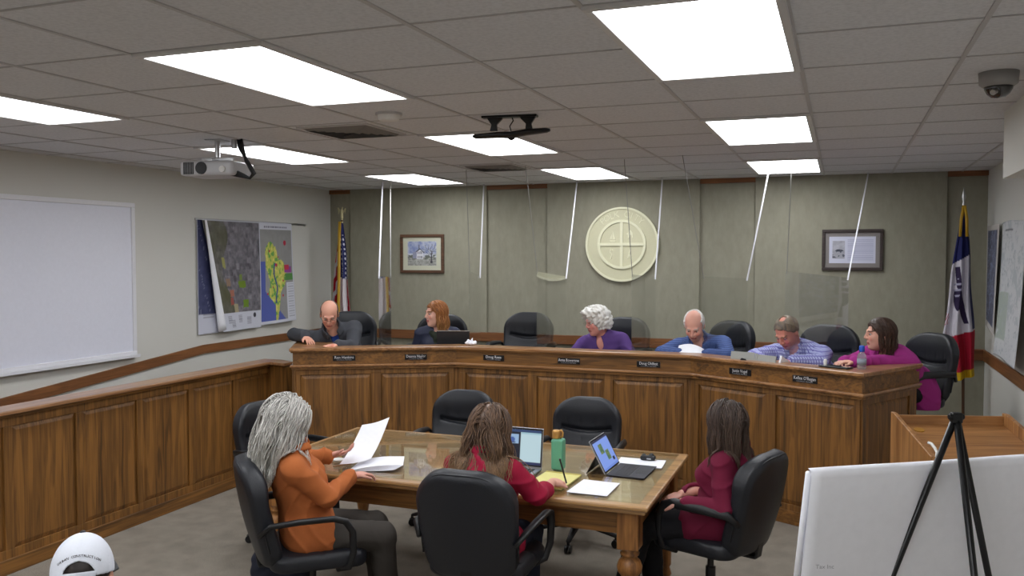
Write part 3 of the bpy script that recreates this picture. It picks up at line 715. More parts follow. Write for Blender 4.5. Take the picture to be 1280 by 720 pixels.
bm = bmesh.new()   # animal emblem, upper right
prism(bm, [(.05, .11), (.075, .13), (.08, .155), (.10, .15), (.12, .125), (.125, .07), (.115, .07), (.108, .1), (.085, .1), (.08, .07), (.07, .07), (.068, .105)], .028, .036, Rx); bm_obj('animal_emblem', bm, M_seal2, SE)
bm = bmesh.new(); tube(bm, [(-.115, -.03, -.05), (-.125, -.03, -.08), (-.105, -.03, -.11), (-.12, -.03, -.16)], .010, n=6); tube(bm, [(-.13, -.03, -.06), (-.095, -.03, -.06)], .007, n=6); bm_obj('left_figure_emblem', bm, M_seal2, SE)
bm = bmesh.new(); tube(bm, [(.10, -.03, -.06), (.085, -.03, -.10), (.11, -.03, -.15)], .011, n=6); tube(bm, [(.085, -.03, -.10), (.07, -.03, -.15)], .008, n=6); bm_obj('right_figure_emblem', bm, M_seal2, SE)

# ------------------------------------------------------------------ flags
M_flag = attr_mat('flag_cloth', .75, .2)
def flag(t, z0, z1, left, right, colfn, nf=4, amp=.035, nu=140, nv=150, bow=.05):
    U, V = np.meshgrid(np.linspace(0, 1, nu), np.linspace(0, 1, nv)); u = U.ravel(); v = V.ravel()   # v: 0 top .. 1 bottom
    l = np.interp(v, *left); r = np.interp(v, *right); zb = np.interp(u, *z1)
    x = l + (r - l) * u + .006 * np.sin(v * 13 + u * 5); z = z0 + (zb - z0) * v
    y = -amp * (.25 + v) * np.sin(u * 2 * PI * nf + 1.2 * np.sin(v * 3)) - bow * np.sin(u * PI)
    n = nu * nv; P = np.stack([x, y, z], 1); verts = np.concatenate([P, P + [0, .004, 0]]); f = []
    for j in range(nv - 1):
        for i in range(nu - 1): a = j * nu + i; f.append((a, a + nu, a + nu + 1, a + 1))
    f += [tuple(c + n for c in q[::-1]) for q in f]
    o = mesh_obj('flag_cloth', verts, f, M_flag, t, smooth=True); c = colfn(u, v, x, z); set_col(o.data, lin(np.concatenate([c, c]))); return o
def col_us(u, v, x, z):
    c = np.full((len(u), 3), 0.) + np.array([206., 200, 204])
    red = np.array([168., 30, 46]); blue = np.array([40., 44, 92])
    s = np.floor((v * 9 + u * 3.0)) % 2 == 0; lt = u < .36; c[lt & s] = red; c[lt & (v < .12)] = blue
    rt = u >= .36; s2 = np.floor((u - .36) * 9 + v * .8) % 2 == 1; c[rt & s2 & (v > .35)] = red
    can = rt & (v < .40 + .06 * u); c[can] = blue
    su, sv = (u - .36) * 9, v * 26; m = can & (np.hypot((su % 1) - .5, ((sv + np.floor(su) * .5) % 1) - .5) < .24) & (v > .1); c[m] = (214, 214, 226)
    return c
US = thing('american_flag', 'draped american flag on a pole in the left corner behind the dais', 'flag', (-5.455, 8.72, PLAT))
bm = bmesh.new(); lathe(bm, [(.14, 0), (.14, .02), (.05, .06), (.025, .1)], n=24); bm_obj('flag_stand', bm, M_gold, US, smooth=True)
bm = bmesh.new(); cyl(bm, (0, 0, .06), (0, 0, 1.98), .013, n=12); bm_obj('pole', bm, wood('pole_wood', srgb(120, 80, 40), srgb(80, 50, 24), 'z'), US)
flag(US, 1.95, ([0, 1], [.45, .50]), ([0, .25, .5, .75, 1], [-.02, -.07, -.11, -.15, -.19]), ([0, .25, .5, .75, 1], [.02, .06, .09, .11, .12]), col_us)
bm = bmesh.new(); tube(bm, [(.0, -.05, 1.96), (.012, -.085, 1.7), (.018, -.105, 1.3), (.018, -.12, .9), (.015, -.12, .6)], .012, n=8, ra=.02, up=(1, 0, 0)); bm_obj('gold_fringe', bm, M_gold, US, smooth=True)
F = Field((-.1, -.06, 1.94), (.1, .06, 2.17), .004)
for p in (cone((0, 0, 1.95), (0, 0, 2.0), .014, .01), sph((0, 0, 2.01), .018), cone((0, 0, 2.03), (0, -.005, 2.09), .018, .014), cone((0, -.005, 2.09), (.012, -.01, 2.125), .012, .008), cone((.012, -.01, 2.125), (.026, -.014, 2.12), .008, .002), cone((-.012, 0, 2.07), (-.05, .0, 2.12), .012, .005), cone((-.05, 0, 2.12), (-.042, 0, 2.05), .008, .003), cone((.012, 0, 2.07), (.045, .0, 2.11), .012, .005), cone((.045, 0, 2.11), (.04, 0, 2.05), .008, .003)): F.add(p, k=.006)
F.obj('eagle_finial', plain('pale_gold', srgb(188, 180, 140), rough=.35, metal=.5), US)
def col_iowa(u, v, x, z):
    c = np.full((len(u), 3), 0.) + np.array([200., 196, 206]); blue = (38, 42, 92); red = (160, 26, 48)
    c[(v < .27 + .05 * (1 - u))] = blue; c[(u > .90) & (v < .72)] = (60, 62, 96)
    c[v > .745 - .02 * u] = red
    e1 = (np.hypot((u - .32) * 1.0, (v - .46) * 3.2) < .17); e2 = (np.hypot((u - .30 - (v - .5) * 1.2), (v - .53) * 2.0) < .13); e3 = (np.abs(u - (.45 + (v - .5) * 1.6)) < .13 - .6 * np.abs(v - .56)) & (v > .42) & (v < .68)
    e4 = (np.abs(u - (.30 + (v - .36) * .9)) < .10) & (v > .34) & (v < .46)
    c[e2 | e3 | e4] = (46, 36, 66); c[e1 & (np.floor(v * 90) % 3 == 0)] = (160, 158, 180)
    c[(u < .12) & (v > .60) & (v < .67) & (np.floor((u * 40 + v * 90)) % 3 == 0)] = (170, 30, 50)
    c[v > .955] = (196, 160, 30); return c
IA = thing('iowa_flag', 'draped blue, white and red state flag on a pole in the right corner', 'flag', (1.03, 8.80, PLAT))
bm = bmesh.new(); lathe(bm, [(.14, 0), (.14, .02), (.05, .06), (.025, .1)], n=24); bm_obj('flag_stand', bm, M_gold, IA, smooth=True)
bm = bmesh.new(); cyl(bm, (0.03, 0, .06), (0, 0, 2.02), .013, n=12); bm_obj('pole', bm, wood('pole_wood2', srgb(90, 60, 34), srgb(60, 38, 20), 'z'), IA)
flag(IA, 2.0, ([0, 1], [.40, .475]), ([0, .2, .5, .75, 1], [-.02, -.06, -.11, -.16, -.13]), ([0, .2, .5, .75, 1], [.02, .05, .085, .11, .12]), col_iowa, nf=2.5, amp=.03, nv=180)
bm = bmesh.new()
for dx, y in ((-.016, -.045), (.012, -.05)): tube(bm, [(dx * .3, y, 2.02), (dx * 1.6, y - .02, 1.9), (dx * 2.0, y - .02, 1.74)], .013, n=8)
bm_obj('gold_tassel_cord', bm, M_gold, IA, smooth=True)
bm = bmesh.new(); lathe(bm, [(.012, 2.0), (.015, 2.03), (.010, 2.06), (.020, 2.10), (.004, 2.17), (.001, 2.19)], n=12); bm_obj('spear_finial', bm, M_chrome, IA, smooth=True)
# ================================================================== FURNITURE
# ------------------------------------------------------------------ hanging clear acrylic dividers
def facing_glass(name, tint, f0, rough):
    m, nt, b = newmat(name); out = nt.nodes['Material Output']
    tr = N(nt, 'ShaderNodeBsdfTransparent'); tr.inputs[0].default_value = tint
    gl = N(nt, 'ShaderNodeBsdfGlossy'); gl.inputs['Roughness'].default_value = rough; gl.inputs[0].default_value = (1, 1, 1, 1)
    lw = N(nt, 'ShaderNodeLayerWeight'); lw.inputs['Blend'].default_value = .5
    pw_ = N(nt, 'ShaderNodeMath', operation='POWER'); pw_.inputs[1].default_value = 5; nt.links.new(lw.outputs['Facing'], pw_.inputs[0])
    ma = N(nt, 'ShaderNodeMath', operation='MULTIPLY_ADD'); ma.inputs[1].default_value = 1 - f0; ma.inputs[2].default_value = f0; nt.links.new(pw_.outputs[0], ma.inputs[0])
    mx = N(nt, 'ShaderNodeMixShader'); nt.links.new(ma.outputs[0], mx.inputs[0]); nt.links.new(tr.outputs[0], mx.inputs[1]); nt.links.new(gl.outputs[0], mx.inputs[2]); nt.links.new(mx.outputs[0], out.inputs[0])
    return m
M_acr = facing_glass('clear_acrylic', (.955, .96, .96, 1), .04, .02)
M_edge = plain('acrylic_edge', srgb(150, 152, 146), rough=.3)
M_strap = plain('white_strap', srgb(196, 196, 202), rough=.5)
M_strapg = plain('grey_cord', srgb(132, 130, 126), rough=.5)
def divider(near, far, ztn, ztf, ceil_n, ceil_f, lab, wn=.006, wf=.016, zb=1.142):
    """clear sheet standing between two seats, from point near to point far, hung by two straps"""
    n = Vector((near[0], near[1], 0)); f = Vector((far[0], far[1], 0)); d = (f - n); L = d.length; ang = math.atan2(d.y, d.x)
    t = thing('acrylic_divider', lab, 'divider', (n.x, n.y, zb), ang, 'clear hanging seat dividers')
    bm = bmesh.new(); v = [(0, 0, 0), (L, 0, 0), (L, 0, ztf - zb), (0, 0, ztn - zb)]
    a = [bm.verts.new((p[0], -.0025, p[2])) for p in v]; b = [bm.verts.new((p[0], .0025, p[2])) for p in v]
    bm.faces.new(a); bm.faces.new(b[::-1])
    for i in range(4): bm.faces.new((a[i], b[i], b[(i + 1) % 4], a[(i + 1) % 4]))
    bm_obj('clear_sheet', bm, M_acr, t)
    Mi = M4((n.x, n.y, zb), rz=ang).inverted()
    for (cx, cy), (px, zt), w, m, nm in ((ceil_n, (.02, ztn), wn, M_strapg, 'near_strap'), (ceil_f, (L - .02, ztf), wf, M_strap, 'far_strap')):
        p = Mi @ Vector((cx, cy, CEIL)); q = Vector((px, 0, zt - zb - .02)); mid = p.lerp(q, .35) + Vector((.004, 0, 0))
        bm = bmesh.new(); side = Vector((0, 1, 0)); tube(bm, [p, mid, q], w * .5, n=6, ra=.003, up=(1, 0, 0)); bm_obj(nm, bm, m, t)
p0 = (-4.65, 6.72)
divider((-3.77, 6.83), (-4.31, 7.56), 1.80, 1.78, (-4.58, 8.30), (-4.66, 8.27), 'clear hanging acrylic divider right of the man in charcoal fleece, reflecting the flag', wn=.010, wf=.018)
divider((-3.13, 7.12), (-3.44, 8.10), 1.85, 1.78, (-3.27, 7.37), (-3.76, 8.96), 'clear hanging acrylic divider just right of the red-haired woman')
divider((-2.50, 7.16), (-2.55, 8.20), 1.85, 1.78, (-2.63, 7.22), (-2.66, 8.92), 'clear hanging acrylic divider in front of the empty chair, left of the seal')
divider((-1.66, 7.20), (-1.67, 8.25), 1.83, 1.78, (-1.69, 7.03), (-1.73, 8.86), 'clear hanging acrylic divider below the seal, right of the white-haired woman')
divider((-1.06, 7.16), (-.80, 8.15), 1.82, 1.78, (-1.19, 6.91), (-.64, 8.37), 'clear hanging acrylic divider right of the balding man in blue')
divider((-.40, 6.92), (.06, 7.95), 1.87, 1.80, (-.40, 7.6), (.23, 9.05), 'clear hanging acrylic divider between the man in the checked shirt and the woman in magenta')

# ------------------------------------------------------------------ office chairs
def make_backrest(t):
    F = Field((-.31, -.17, -.02), (.31, .14, .62), .0085)
    # cushion in the backrest's own frame: x width, y thickness (front +y), z height 0..0.56
    def f(X, Y, Z):
        zc = np.clip(Z, 0, .56); hw = .232 + .022 * np.sin(np.clip((zc - .05) / .5, 0, 1) * PI * .75)
        yy = Y + .055 * (X / .25) ** 2 * -1.0 + .02 * np.sin(zc / .56 * PI)          # wraps forward at the sides
        rc = .09 + .10 * np.clip((Z - .25) / .12, 0, 1); q0 = np.abs(X) - hw + rc; q2 = np.abs(Z - .28) - .28 + rc; e = np.sqrt(np.maximum(q0, 0) ** 2 + np.maximum(q2, 0) ** 2) + np.minimum(np.maximum(q0, q2), 0) - rc
        th = .045 + .018 * np.exp(-((Z - .46) / .09) ** 2) * (Y > 0) + .008 * np.exp(-((Z - .15) / .10) ** 2) * (Y > 0)
        g = .030 * np.exp(-((Z - .33 + .05 * (X / .2) ** 2 * 0 + .02 * np.cos(X * 9)) / .014) ** 2) * (np.abs(X) < .19) * (Y > 0) + .012 * np.exp(-((Z - .06) / .012) ** 2) * (np.abs(X) < .18) * (Y > 0)
        for s in (-.14, -.05, .05, .14): g = g + .006 * np.exp(-((X - s - (Z - .33) * s * .8) / .006) ** 2) * np.exp(-((Z - .36) / .035) ** 2) * (Y > 0)
        q = np.abs(yy) - th + .035 + g; c = .035
        return np.sqrt(np.maximum(q, 0) ** 2 + np.maximum(e + c, 0) ** 2) + np.minimum(np.maximum(q, e + c), 0) - c
    F.add((f, np.array([-.30, -.15, 0]), np.array([.30, .13, .58])), k=0)
    o = F.obj('backrest', M_leather, t)
    o.data.transform(M4((0, -.235, .405), rx=R(13)))
    return o
def piping(t):
    bm = bmesh.new(); pts = []
    for i in range(41):
        a = PI * i / 40; x = math.cos(a); z = math.sin(a)
        X = math.copysign(min(abs(x) ** .62, 1) * .247, x); Z = .10 + abs(z) ** .62 * .455
        pts.append((X, -.030 + .05 * (X / .25) ** 2, Z))
    tube(bm, pts, .0045, n=6); bm.transform(M4((0, -.235, .405), rx=R(13)))
    return bm_obj('piping', bm, M_leather, t, smooth=True)
def make_chair():
    t = thing('office_chair', 'x', 'chair', (0, 0, 0))
    make_backrest(t); piping(t)
    F = Field((-.29, -.29, .34), (.29, .29, .53), .009)
    def f(X, Y, Z):
        q0 = np.abs(X) - .25 + .10; q1 = np.abs(Y - .01) - .25 + .10; e = np.sqrt(np.maximum(q0, 0) ** 2 + np.maximum(q1, 0) ** 2) + np.minimum(np.maximum(q0, q1), 0) - .10
        zz = Z - .435 + .10 * np.maximum(Y - .12, 0) ** 1.5 * 3 + .012 * np.cos(X * 12) * (Z > .43) * -1
        q = np.abs(zz) - .05 + .035 + .006 * np.exp(-((Y - .02) / .008) ** 2) * (Z > .44); c = .035
        return np.sqrt(np.maximum(q, 0) ** 2 + np.maximum(e + c, 0) ** 2) + np.minimum(np.maximum(q, e + c), 0) - c
    F.add((f, np.array([-.27, -.26, .36]), np.array([.27, .27, .51])), k=0); F.obj('seat', M_leather, t)
    for s in (-1, 1):
        bm = bmesh.new()
        tube(bm, [(s * .245, -.29, .60), (s * .285, -.24, .655), (s * .29, -.1, .665), (s * .29, .07, .665), (s * .29, .13, .645), (s * .288, .165, .59), (s * .282, .17, .48), (s * .26, .15, .40), (s * .20, .10, .375)], [.014, .024, .028, .028, .026, .022, .020, .018, .016], n=12, ra=[.012, .014, .016, .016, .016, .014, .013, .012, .012], up=(0, .35, 1) if False else None)
        bm_obj('armrest', bm, M_plastic, t, smooth=True)
    bm = bmesh.new(); cyl(bm, (0, 0, .09), (0, 0, .26), .028); cyl(bm, (0, 0, .25), (0, 0, .37), .018); box(bm, -.09, .09, -.12, .12, .365, .392); box(bm, -.035, .035, -.28, -.1, .37, .385); bm_obj('gas_column', bm, M_plastic, t, bevel=.002)
    bm = bmesh.new(); M = None
    box(bm, -.032, .032, 0, .014, .0, .36); bm.transform(M4((0, -.285, .372), rx=R(10))); bm_obj('back_bracket', bm, M_plastic, t, bevel=.004)
    for k in range(5):
        a = 2 * PI * k / 5 + .3; c, s = math.cos(a), math.sin(a)
        bm = bmesh.new(); tube(bm, [(c * .01, s * .01, .125), (c * .08, s * .08, .118), (c * .3, s * .3, .078)], [.034, .028, .016], n=10, ra=[.024, .02, .012], up=(0, 0, 1)); bm_obj('base_spoke', bm, M_plastic, t, smooth=True)
        bm = bmesh.new(); cyl(bm, (c * .3 - s * .022, s * .3 + c * .022, .027), (c * .3 - s * .006, s * .3 + c * .006, .027), .027, n=14); cyl(bm, (c * .3 + s * .006, s * .3 - c * .006, .027), (c * .3 + s * .022, s * .3 - c * .022, .027), .027, n=14)
        cyl(bm, (c * .3, s * .3, .027), (c * .3, s * .3, .085), .010, n=8); box(bm, -.018, .018, -.01, .01, .04, .056, M4((c * .3, s * .3, 0), rz=a)); bm_obj('caster', bm, M_plastic, t, bevel=.002)
    return t
chair0 = make_chair()
def place_chair(x, y, z, heading, lab, group, lift=0.0, first=[True]):
    """heading: direction the sitter faces, degrees from +x"""
    o = chair0 if first[0] else copy_tree(chair0); first[0] = False
    o.location = (x, y, z); o.rotation_euler = (0, 0, R(heading - 90)); o['label'] = lab; o['group'] = group
    if True:
        for ch in o.children:
            st = ch.name.split('.')[0]
            if st in ('seat', 'backrest', 'piping', 'armrest', 'back_bracket'): ch.location.z = lift
            if st == 'gas_column': ch.location.z = lift * .98
    return o
GT = 'chairs around the conference table'; GD = 'chairs behind the dais'
place_chair(-1.66, 4.00, 0, 92, 'black leather office chair seen from behind, under the woman in crimson', GT, lift=.035)
place_chair(-2.62, 3.875, 0, 41, 'black leather office chair turned right, under the grey-haired woman in orange', GT)
place_chair(-.66, 4.84, 0, 160, 'black leather office chair in side view, under the woman in burgundy', GT)
place_chair(-3.54, 5.00, 0, -12, 'empty black office chair mostly hidden behind the grey-haired woman', GT)
place_chair(-2.66, 5.74, 0, -84, 'empty black office chair at the far side of the table, behind the woman in crimson', GT)
place_chair(-1.70, 5.76, 0, -86, 'empty black office chair at the far side of the table, behind the green bottle', GT)
place_chair(-4.49, 7.28, PLAT, -65, 'black office chair behind the man in the charcoal fleece', GD, lift=.05)
place_chair(-3.62, 7.47, PLAT, -74, 'black office chair behind the red-haired woman', GD, lift=.03)
place_chair(-2.88, 7.75, PLAT, -88, 'empty black office chair at the dais, beside the woman with curly white hair', GD, lift=.05)
place_chair(-1.99, 7.86, PLAT, -100, 'black office chair behind the woman with curly white hair', GD, lift=.02)
place_chair(-1.09, 7.82, PLAT, -125, 'black office chair turned aside behind the balding man in blue', GD, lift=.02)
place_chair(-.16, 7.62, PLAT, -105, 'black office chair behind the man in the checked shirt', GD, lift=.02)
place_chair(.47, 7.52, PLAT, -140, 'large black office chair behind the woman in magenta, rightmost of all', GD, lift=-.01)

# ------------------------------------------------------------------ tote bag on the floor
t = thing('tote_bag', 'dark navy tote bag on the carpet beside the chair of the grey-haired woman', 'bag', (-3.06, 4.20, 0), R(25))
F = Field((-.24, -.16, -.02), (.24, .16, .34), .007); F.add(rbox((0, 0, .13), (.17, .08, .128), .05), k=0); F.add(ell((.02, 0, .24), (.13, .05, .03)), k=.05); F.disp(lambda X, Y, Z: .008 * np.sin(X * 40 + 3 * np.sin(Z * 18)) * np.sin(Z * 30 + Y * 20)); F.cut(lambda X, Y, Z: .002 - Z); F.obj('bag_body', plain('navy_canvas', srgb(32, 36, 52), rough=.85, scale=200, bump=.3), t)
for s in (-1, 1): bm = bmesh.new(); tube(bm, [(-.09, s * .05, .22), (-.08, s * .06, .31), (0, s * .065, .345), (.08, s * .06, .31), (.09, s * .05, .22)], .008, n=8); bm_obj('carry_handle', bm, M_plastic, t, smooth=True)

# ------------------------------------------------------------------ conference table
TX0, TX1, TY0, TY1 = -3.27, -.878, 4.175, 5.41
tb = thing('conference_table', 'oak conference table with a glass sheet on top and turned legs', 'table', ((TX0 + TX1) / 2, (TY0 + TY1) / 2, 0))
hx, hy = (TX1 - TX0) / 2, (TY1 - TY0) / 2
bm = bmesh.new(); box(bm, -hx, hx, -hy, hy, .722, .748); o = bm_obj('table_top', bm, M_tablex, tb, bevel=.008)
bm = bmesh.new(); box(bm, -hx + .014, hx - .014, -hy + .014, hy - .014, .702, .7225); bm_obj('edge_moulding', bm, M_tablex, tb, bevel=.006)
for s in (-1, 1):
    bm = bmesh.new(); box(bm, -hx + .10, hx - .10, s * (hy - .10) - .012, s * (hy - .10) + .012, .575, .703); bm_obj('apron', bm, M_oakx, tb, bevel=.002)
    bm = bmesh.new(); box(bm, s * (hx - .10) - .012, s * (hx - .10) + .012, -hy + .112, hy - .112, .575, .703); bm_obj('apron', bm, M_oaky, tb, bevel=.002)
M_tleg = wood('turned_leg_oak', srgb(170, 116, 62), srgb(104, 66, 32), 'z', rough=.35)
for sx in (-1, 1):
    for sy in (-1, 1):
        cx, cy = sx * (hx - .115), sy * (hy - .115)
        bm = bmesh.new(); box(bm, cx - .056, cx + .056, cy - .056, cy + .056, .50, .7025); bm_obj('leg_block', bm, M_tleg, tb, bevel=.006)
        bm = bmesh.new(); lathe(bm, [(.022, 0), (.032, .015), (.026, .04), (.020, .06), (.030, .075), (.030, .085), (.030, .15), (.042, .22), (.050, .28), (.036, .31), (.046, .325), (.046, .335), (.036, .345), (.062, .38), (.066, .405), (.055, .435), (.034, .455), (.048, .465), (.050, .475), (.04, .485), (.052, .5)], (cx, cy, 0), n=28)
        bm_obj('leg', bm, M_tleg, tb, smooth=True)
bm = bmesh.new(); box(bm, -hx + .05, hx - .05, -hy + .05, hy - .05, .7485, .7555); bm_obj('glass_sheet', bm, facing_glass('glass_sheet', (.93, .95, .92, 1), .04, .015), tb)
TZ = .7562
# ------------------------------------------------------------------ things on the table
def paper(name, lab, cat, x, y, w, l, rz, n=1, mat=M_paper, z=TZ, group=None, th=.0012):
    t = thing(name, lab, cat, (x, y, z), rz, group)
    for i in range(n):
        bm = bmesh.new(); a = (i * 37 % 5 - 2) * .004; nx = 8
        M = M4((a, -a * .6, i * th), rz=a * 3)
        box(bm, -w / 2, w / 2, -l / 2, l / 2, 0, th * .95, M); bm_obj('sheet', bm, mat, t)
    return t
paper('paper_sheets', 'small stack of white paper at the near edge, right of the yellow pad', 'paper', -1.215, 4.41, .20, .27, R(-2), n=3)
paper('paper_sheet', 'white paper behind the tablet, under the small black device', 'paper', -1.10, 5.04, .27, .20, R(3), n=2)
t = thing('yellow_notepad', 'yellow legal pad under the writing hand of the woman in crimson', 'notepad', (-1.46, 4.47, TZ), R(-3))
bm = bmesh.new(); box(bm, -.105, .105, -.16, .14, 0, .008); bm_obj('pages', bm, plain('yellow_paper', srgb(226, 218, 142), rough=.8), t, bevel=.001)
bm = bmesh.new(); box(bm, -.105, .105, .14, .158, 0, .010); bm_obj('binding_strip', bm, plain('pad_binding', srgb(196, 180, 90), rough=.6), t, bevel=.001)
# laptop
M_lap = plain('silver_laptop', srgb(176, 178, 184), rough=.35, metal=.6)
def col_lap(u, v):
    c = np.full((len(u), 3), 0.) + np.array([190., 216, 224]); c[u < .60] = (26, 30, 44); m = (u > .30) & (u < .56) & (v > .58) & (v < .86); c[m] = (150, 180, 214)
    c[(np.hypot(u - .43, (v - .70) * .8) < .06)] = (70, 96, 160); c[(u > .34) & (u < .5) & (v > .60) & (v < .64)] = (60, 70, 110); c[v > .93] = (50, 70, 110); c[v < .07] = (46, 56, 92); c[(u > .62) & (v > .88) & (v < .93)] = (160, 196, 208)
    c[(u > .05) & (u < .26) & (v > .3) & (v < .8)] = (50, 60, 80); return c
def screen_mat(name, s):
    m, nt, b = newmat(name); a = N(nt, 'ShaderNodeAttribute', attribute_name='Col'); nt.links.new(a.outputs['Color'], b.inputs['Emission Color']); b.inputs['Emission Strength'].default_value = s; b.inputs['Base Color'].default_value = (.01, .01, .01, 1); b.inputs['Roughness'].default_value = .3; return m
M_scr = screen_mat('lit_screen', .9)
t = thing('laptop', 'open silver laptop with a lit screen in front of the woman in crimson', 'laptop', (-1.765, 4.66, TZ), R(-1))
bm = bmesh.new(); box(bm, -.17, .17, -.235, 0, 0, .012); bm_obj('keyboard_deck', bm, M_lap, t, bevel=.004)
bm = bmesh.new()
for j in range(5):
    for i in range(13): box(bm, -.145 + i * .0225, -.127 + i * .0225, -.125 + j * .019, -.109 + j * .019, .012, .0132)
bm_obj('keys', bm, M_plastic, t)
ML = M4((0, 0, .012), rx=R(-8))
bm = bmesh.new(); box(bm, -.17, .17, 0, .006, 0, .226, ML); o = bm_obj('screen_lid', bm, M_lap, t, bevel=.002)
bm = bmesh.new(); box(bm, -.166, .166, -.0012, 0.0002, .006, .222, ML); bm_obj('screen_bezel', bm, M_plastic, o)
sheet('screen_picture', .318, .198, 80, 60, col_lap, M_scr, ML @ M4((-.159, -.0022, .015)), o)
# tablet computer with kickstand and keyboard cover, facing +x
t = thing('tablet_computer', 'tablet computer on its kickstand with a dark keyboard cover on the table', 'tablet computer', (-1.215, 4.83, TZ), R(88))
MT = M4((0, .005, .006), rx=R(-28))
bm = bmesh.new(); box(bm, -.146, .146, 0, .008, 0, .202, MT); o = bm_obj('tablet_body', bm, M_lap, t, bevel=.003)
bm = bmesh.new(); box(bm, -.144, .144, -.001, .0002, .002, .200, MT); bm_obj('bezel', bm, M_plastic, o)
def col_tab(u, v):
    c = np.full((len(u), 3), 0.) + np.array([130., 160, 236])
    for a, b in ((.36, .66), (.62, .40)):
        m = (np.abs(u - a) < .11) & (np.abs(v - b) < .16); n = val_noise(u * 30, v * 30, 5); c[m] = (70, 110, 92); c[m & (n > .55)] = (140, 150, 80)
    c[(np.abs(u - .84) < .06) & (np.abs(v - .2) < .06)] = (30, 34, 60); c[v > .94] = (40, 48, 80); c[(v < .07)] = (110, 140, 220); return c
sheet('screen_picture', .270, .180, 80, 54, col_tab, M_scr, MT @ M4((-.135, -.0022, .011)), o)
bm = bmesh.new(); box(bm, -.146, .146, -.003, 0, -.115, 0, M4((0, .066, .1), rx=R(28))); bm_obj('kickstand', bm, M_plastic, t, bevel=.001)
bm = bmesh.new(); box(bm, -.147, .147, -.218, 0.002, 0.001, .006); kb = bm_obj('keyboard_cover', bm, plain('charcoal_fabric', srgb(66, 66, 72), rough=.8), t, bevel=.002)
bm = bmesh.new()
for j in range(5):
    for i in range(13): box(bm, -.132 + i * .0205, -.114 + i * .0205, -.125 + j * .020, -.108 + j * .020, .006, .0072)
box(bm, -.05, .05, -.205, -.145, .006, .0068); bm_obj('keys', bm, plain('dark_keys', srgb(44, 44, 50), rough=.6), kb)
# small black device
t = thing('conference_speaker', 'small black rounded device lying on the paper behind the tablet', 'device', (-1.075, 5.12, TZ + .003), R(4))
F = Field((-.06, -.035, -.005), (.06, .035, .05), .003); F.add(rbox((0, 0, .014), (.045, .024, .013), .010), k=0); F.add(sph((-.025, 0, .024), .014), k=.008); F.add(sph((.02, .002, .026), .016), k=.008); F.obj('device_body', M_plastic, t)
bm = bmesh.new(); box(bm, -.005, .02, -.026, -.022, .008, .016); bm_obj('button', bm, M_chrome, t)
# bottle
M_mint = plain('mint_green_bottle', srgb(104, 176, 144), rough=.35)
M_brass = plain('brass_cap', srgb(196, 150, 84), rough=.35, metal=.5)
t = thing('water_bottle', 'square-shouldered mint green water bottle with a brass cap, beside the laptop', 'bottle', (-1.515, 4.72, TZ))
F = Field((-.05, -.05, -.01), (.05, .05, .20), .004); F.add(rbox((0, 0, .09), (.036, .036, .09), .014), k=0); F.obj('bottle_body', M_mint, t)
bm = bmesh.new(); lathe(bm, [(.022, .18), (.024, .184), (.024, .222), (.020, .228)], (-.012, 0, 0), n=24); bm_obj('cap', bm, M_brass, t, smooth=True)
bm = bmesh.new(); tube(bm, [(.012, 0, .185), (.024, 0, .195), (.026, 0, .215), (.018, 0, .228), (.006, 0, .224)], .007, n=8); bm_obj('carry_loop', bm, M_brass, t, smooth=True)
# open booklet and papers in front of the grey-haired woman
t = thing('open_report', 'open thick white report lying at the left end of the table', 'papers', (-2.53, 4.40, TZ), R(20))
for i in range(7):
    bm = bmesh.new(); nx = 10; w = .27 - i * .005; M = M4((i * .006, i * .003, .0025 * i), rz=R(i * 2.0 - 6))
    g = []
    for j in range(nx + 1):
        x = -w / 2 + w * j / nx; z = .012 * math.sin(PI * j / nx) * (i / 6) + (.012 * (j / nx) ** 3)
        g.append([bm.verts.new(M @ Vector((x, yy, z + dz))) for yy in (-.11, .11) for dz in (0, .0016)])
    for j in range(nx):
        a, b = g[j], g[j + 1]
        for q in ((0, 2, 2, 0), ): pass
        bm.faces.new((a[1], b[1], b[3], a[3])); bm.faces.new((a[0], a[2], b[2], b[0])); bm.faces.new((a[0], b[0], b[1], a[1])); bm.faces.new((a[2], a[3], b[3], b[2]))
    bm.faces.new((g[0][0], g[0][1], g[0][3], g[0][2])); bm.faces.new((g[-1][0], g[-1][2], g[-1][3], g[-1][1]))
    bm_obj('page', bm, M_paper, t)
t = thing('white_oval_case', 'small white oval object on the table by the grey-haired woman', 'case', (-2.80, 4.42, TZ), R(20))
F = Field((-.06, -.04, -.005), (.06, .04, .04), .003); F.add(ell((0, 0, .012), (.042, .026, .013)), k=0); F.obj('case_body', M_white, t)
bm = bmesh.new(); box(bm, -.02, .02, -.0268, -.0245, .010, .013); bm_obj('seam_clasp', bm, M_chrome, t)
t = thing('brown_pen', 'tan pen lying between the white oval object and the papers', 'pen', (-2.725, 4.345, TZ + .006), R(60))
bm = bmesh.new(); cyl(bm, (-.06, 0, 0), (.055, 0, 0), .0055, n=10); bm_obj('barrel', bm, M_lectx, t)
bm = bmesh.new(); cyl(bm, (.055, 0, 0), (.075, 0, 0), .0055, .001, n=10); bm_obj('tip', bm, M_chrome, t)
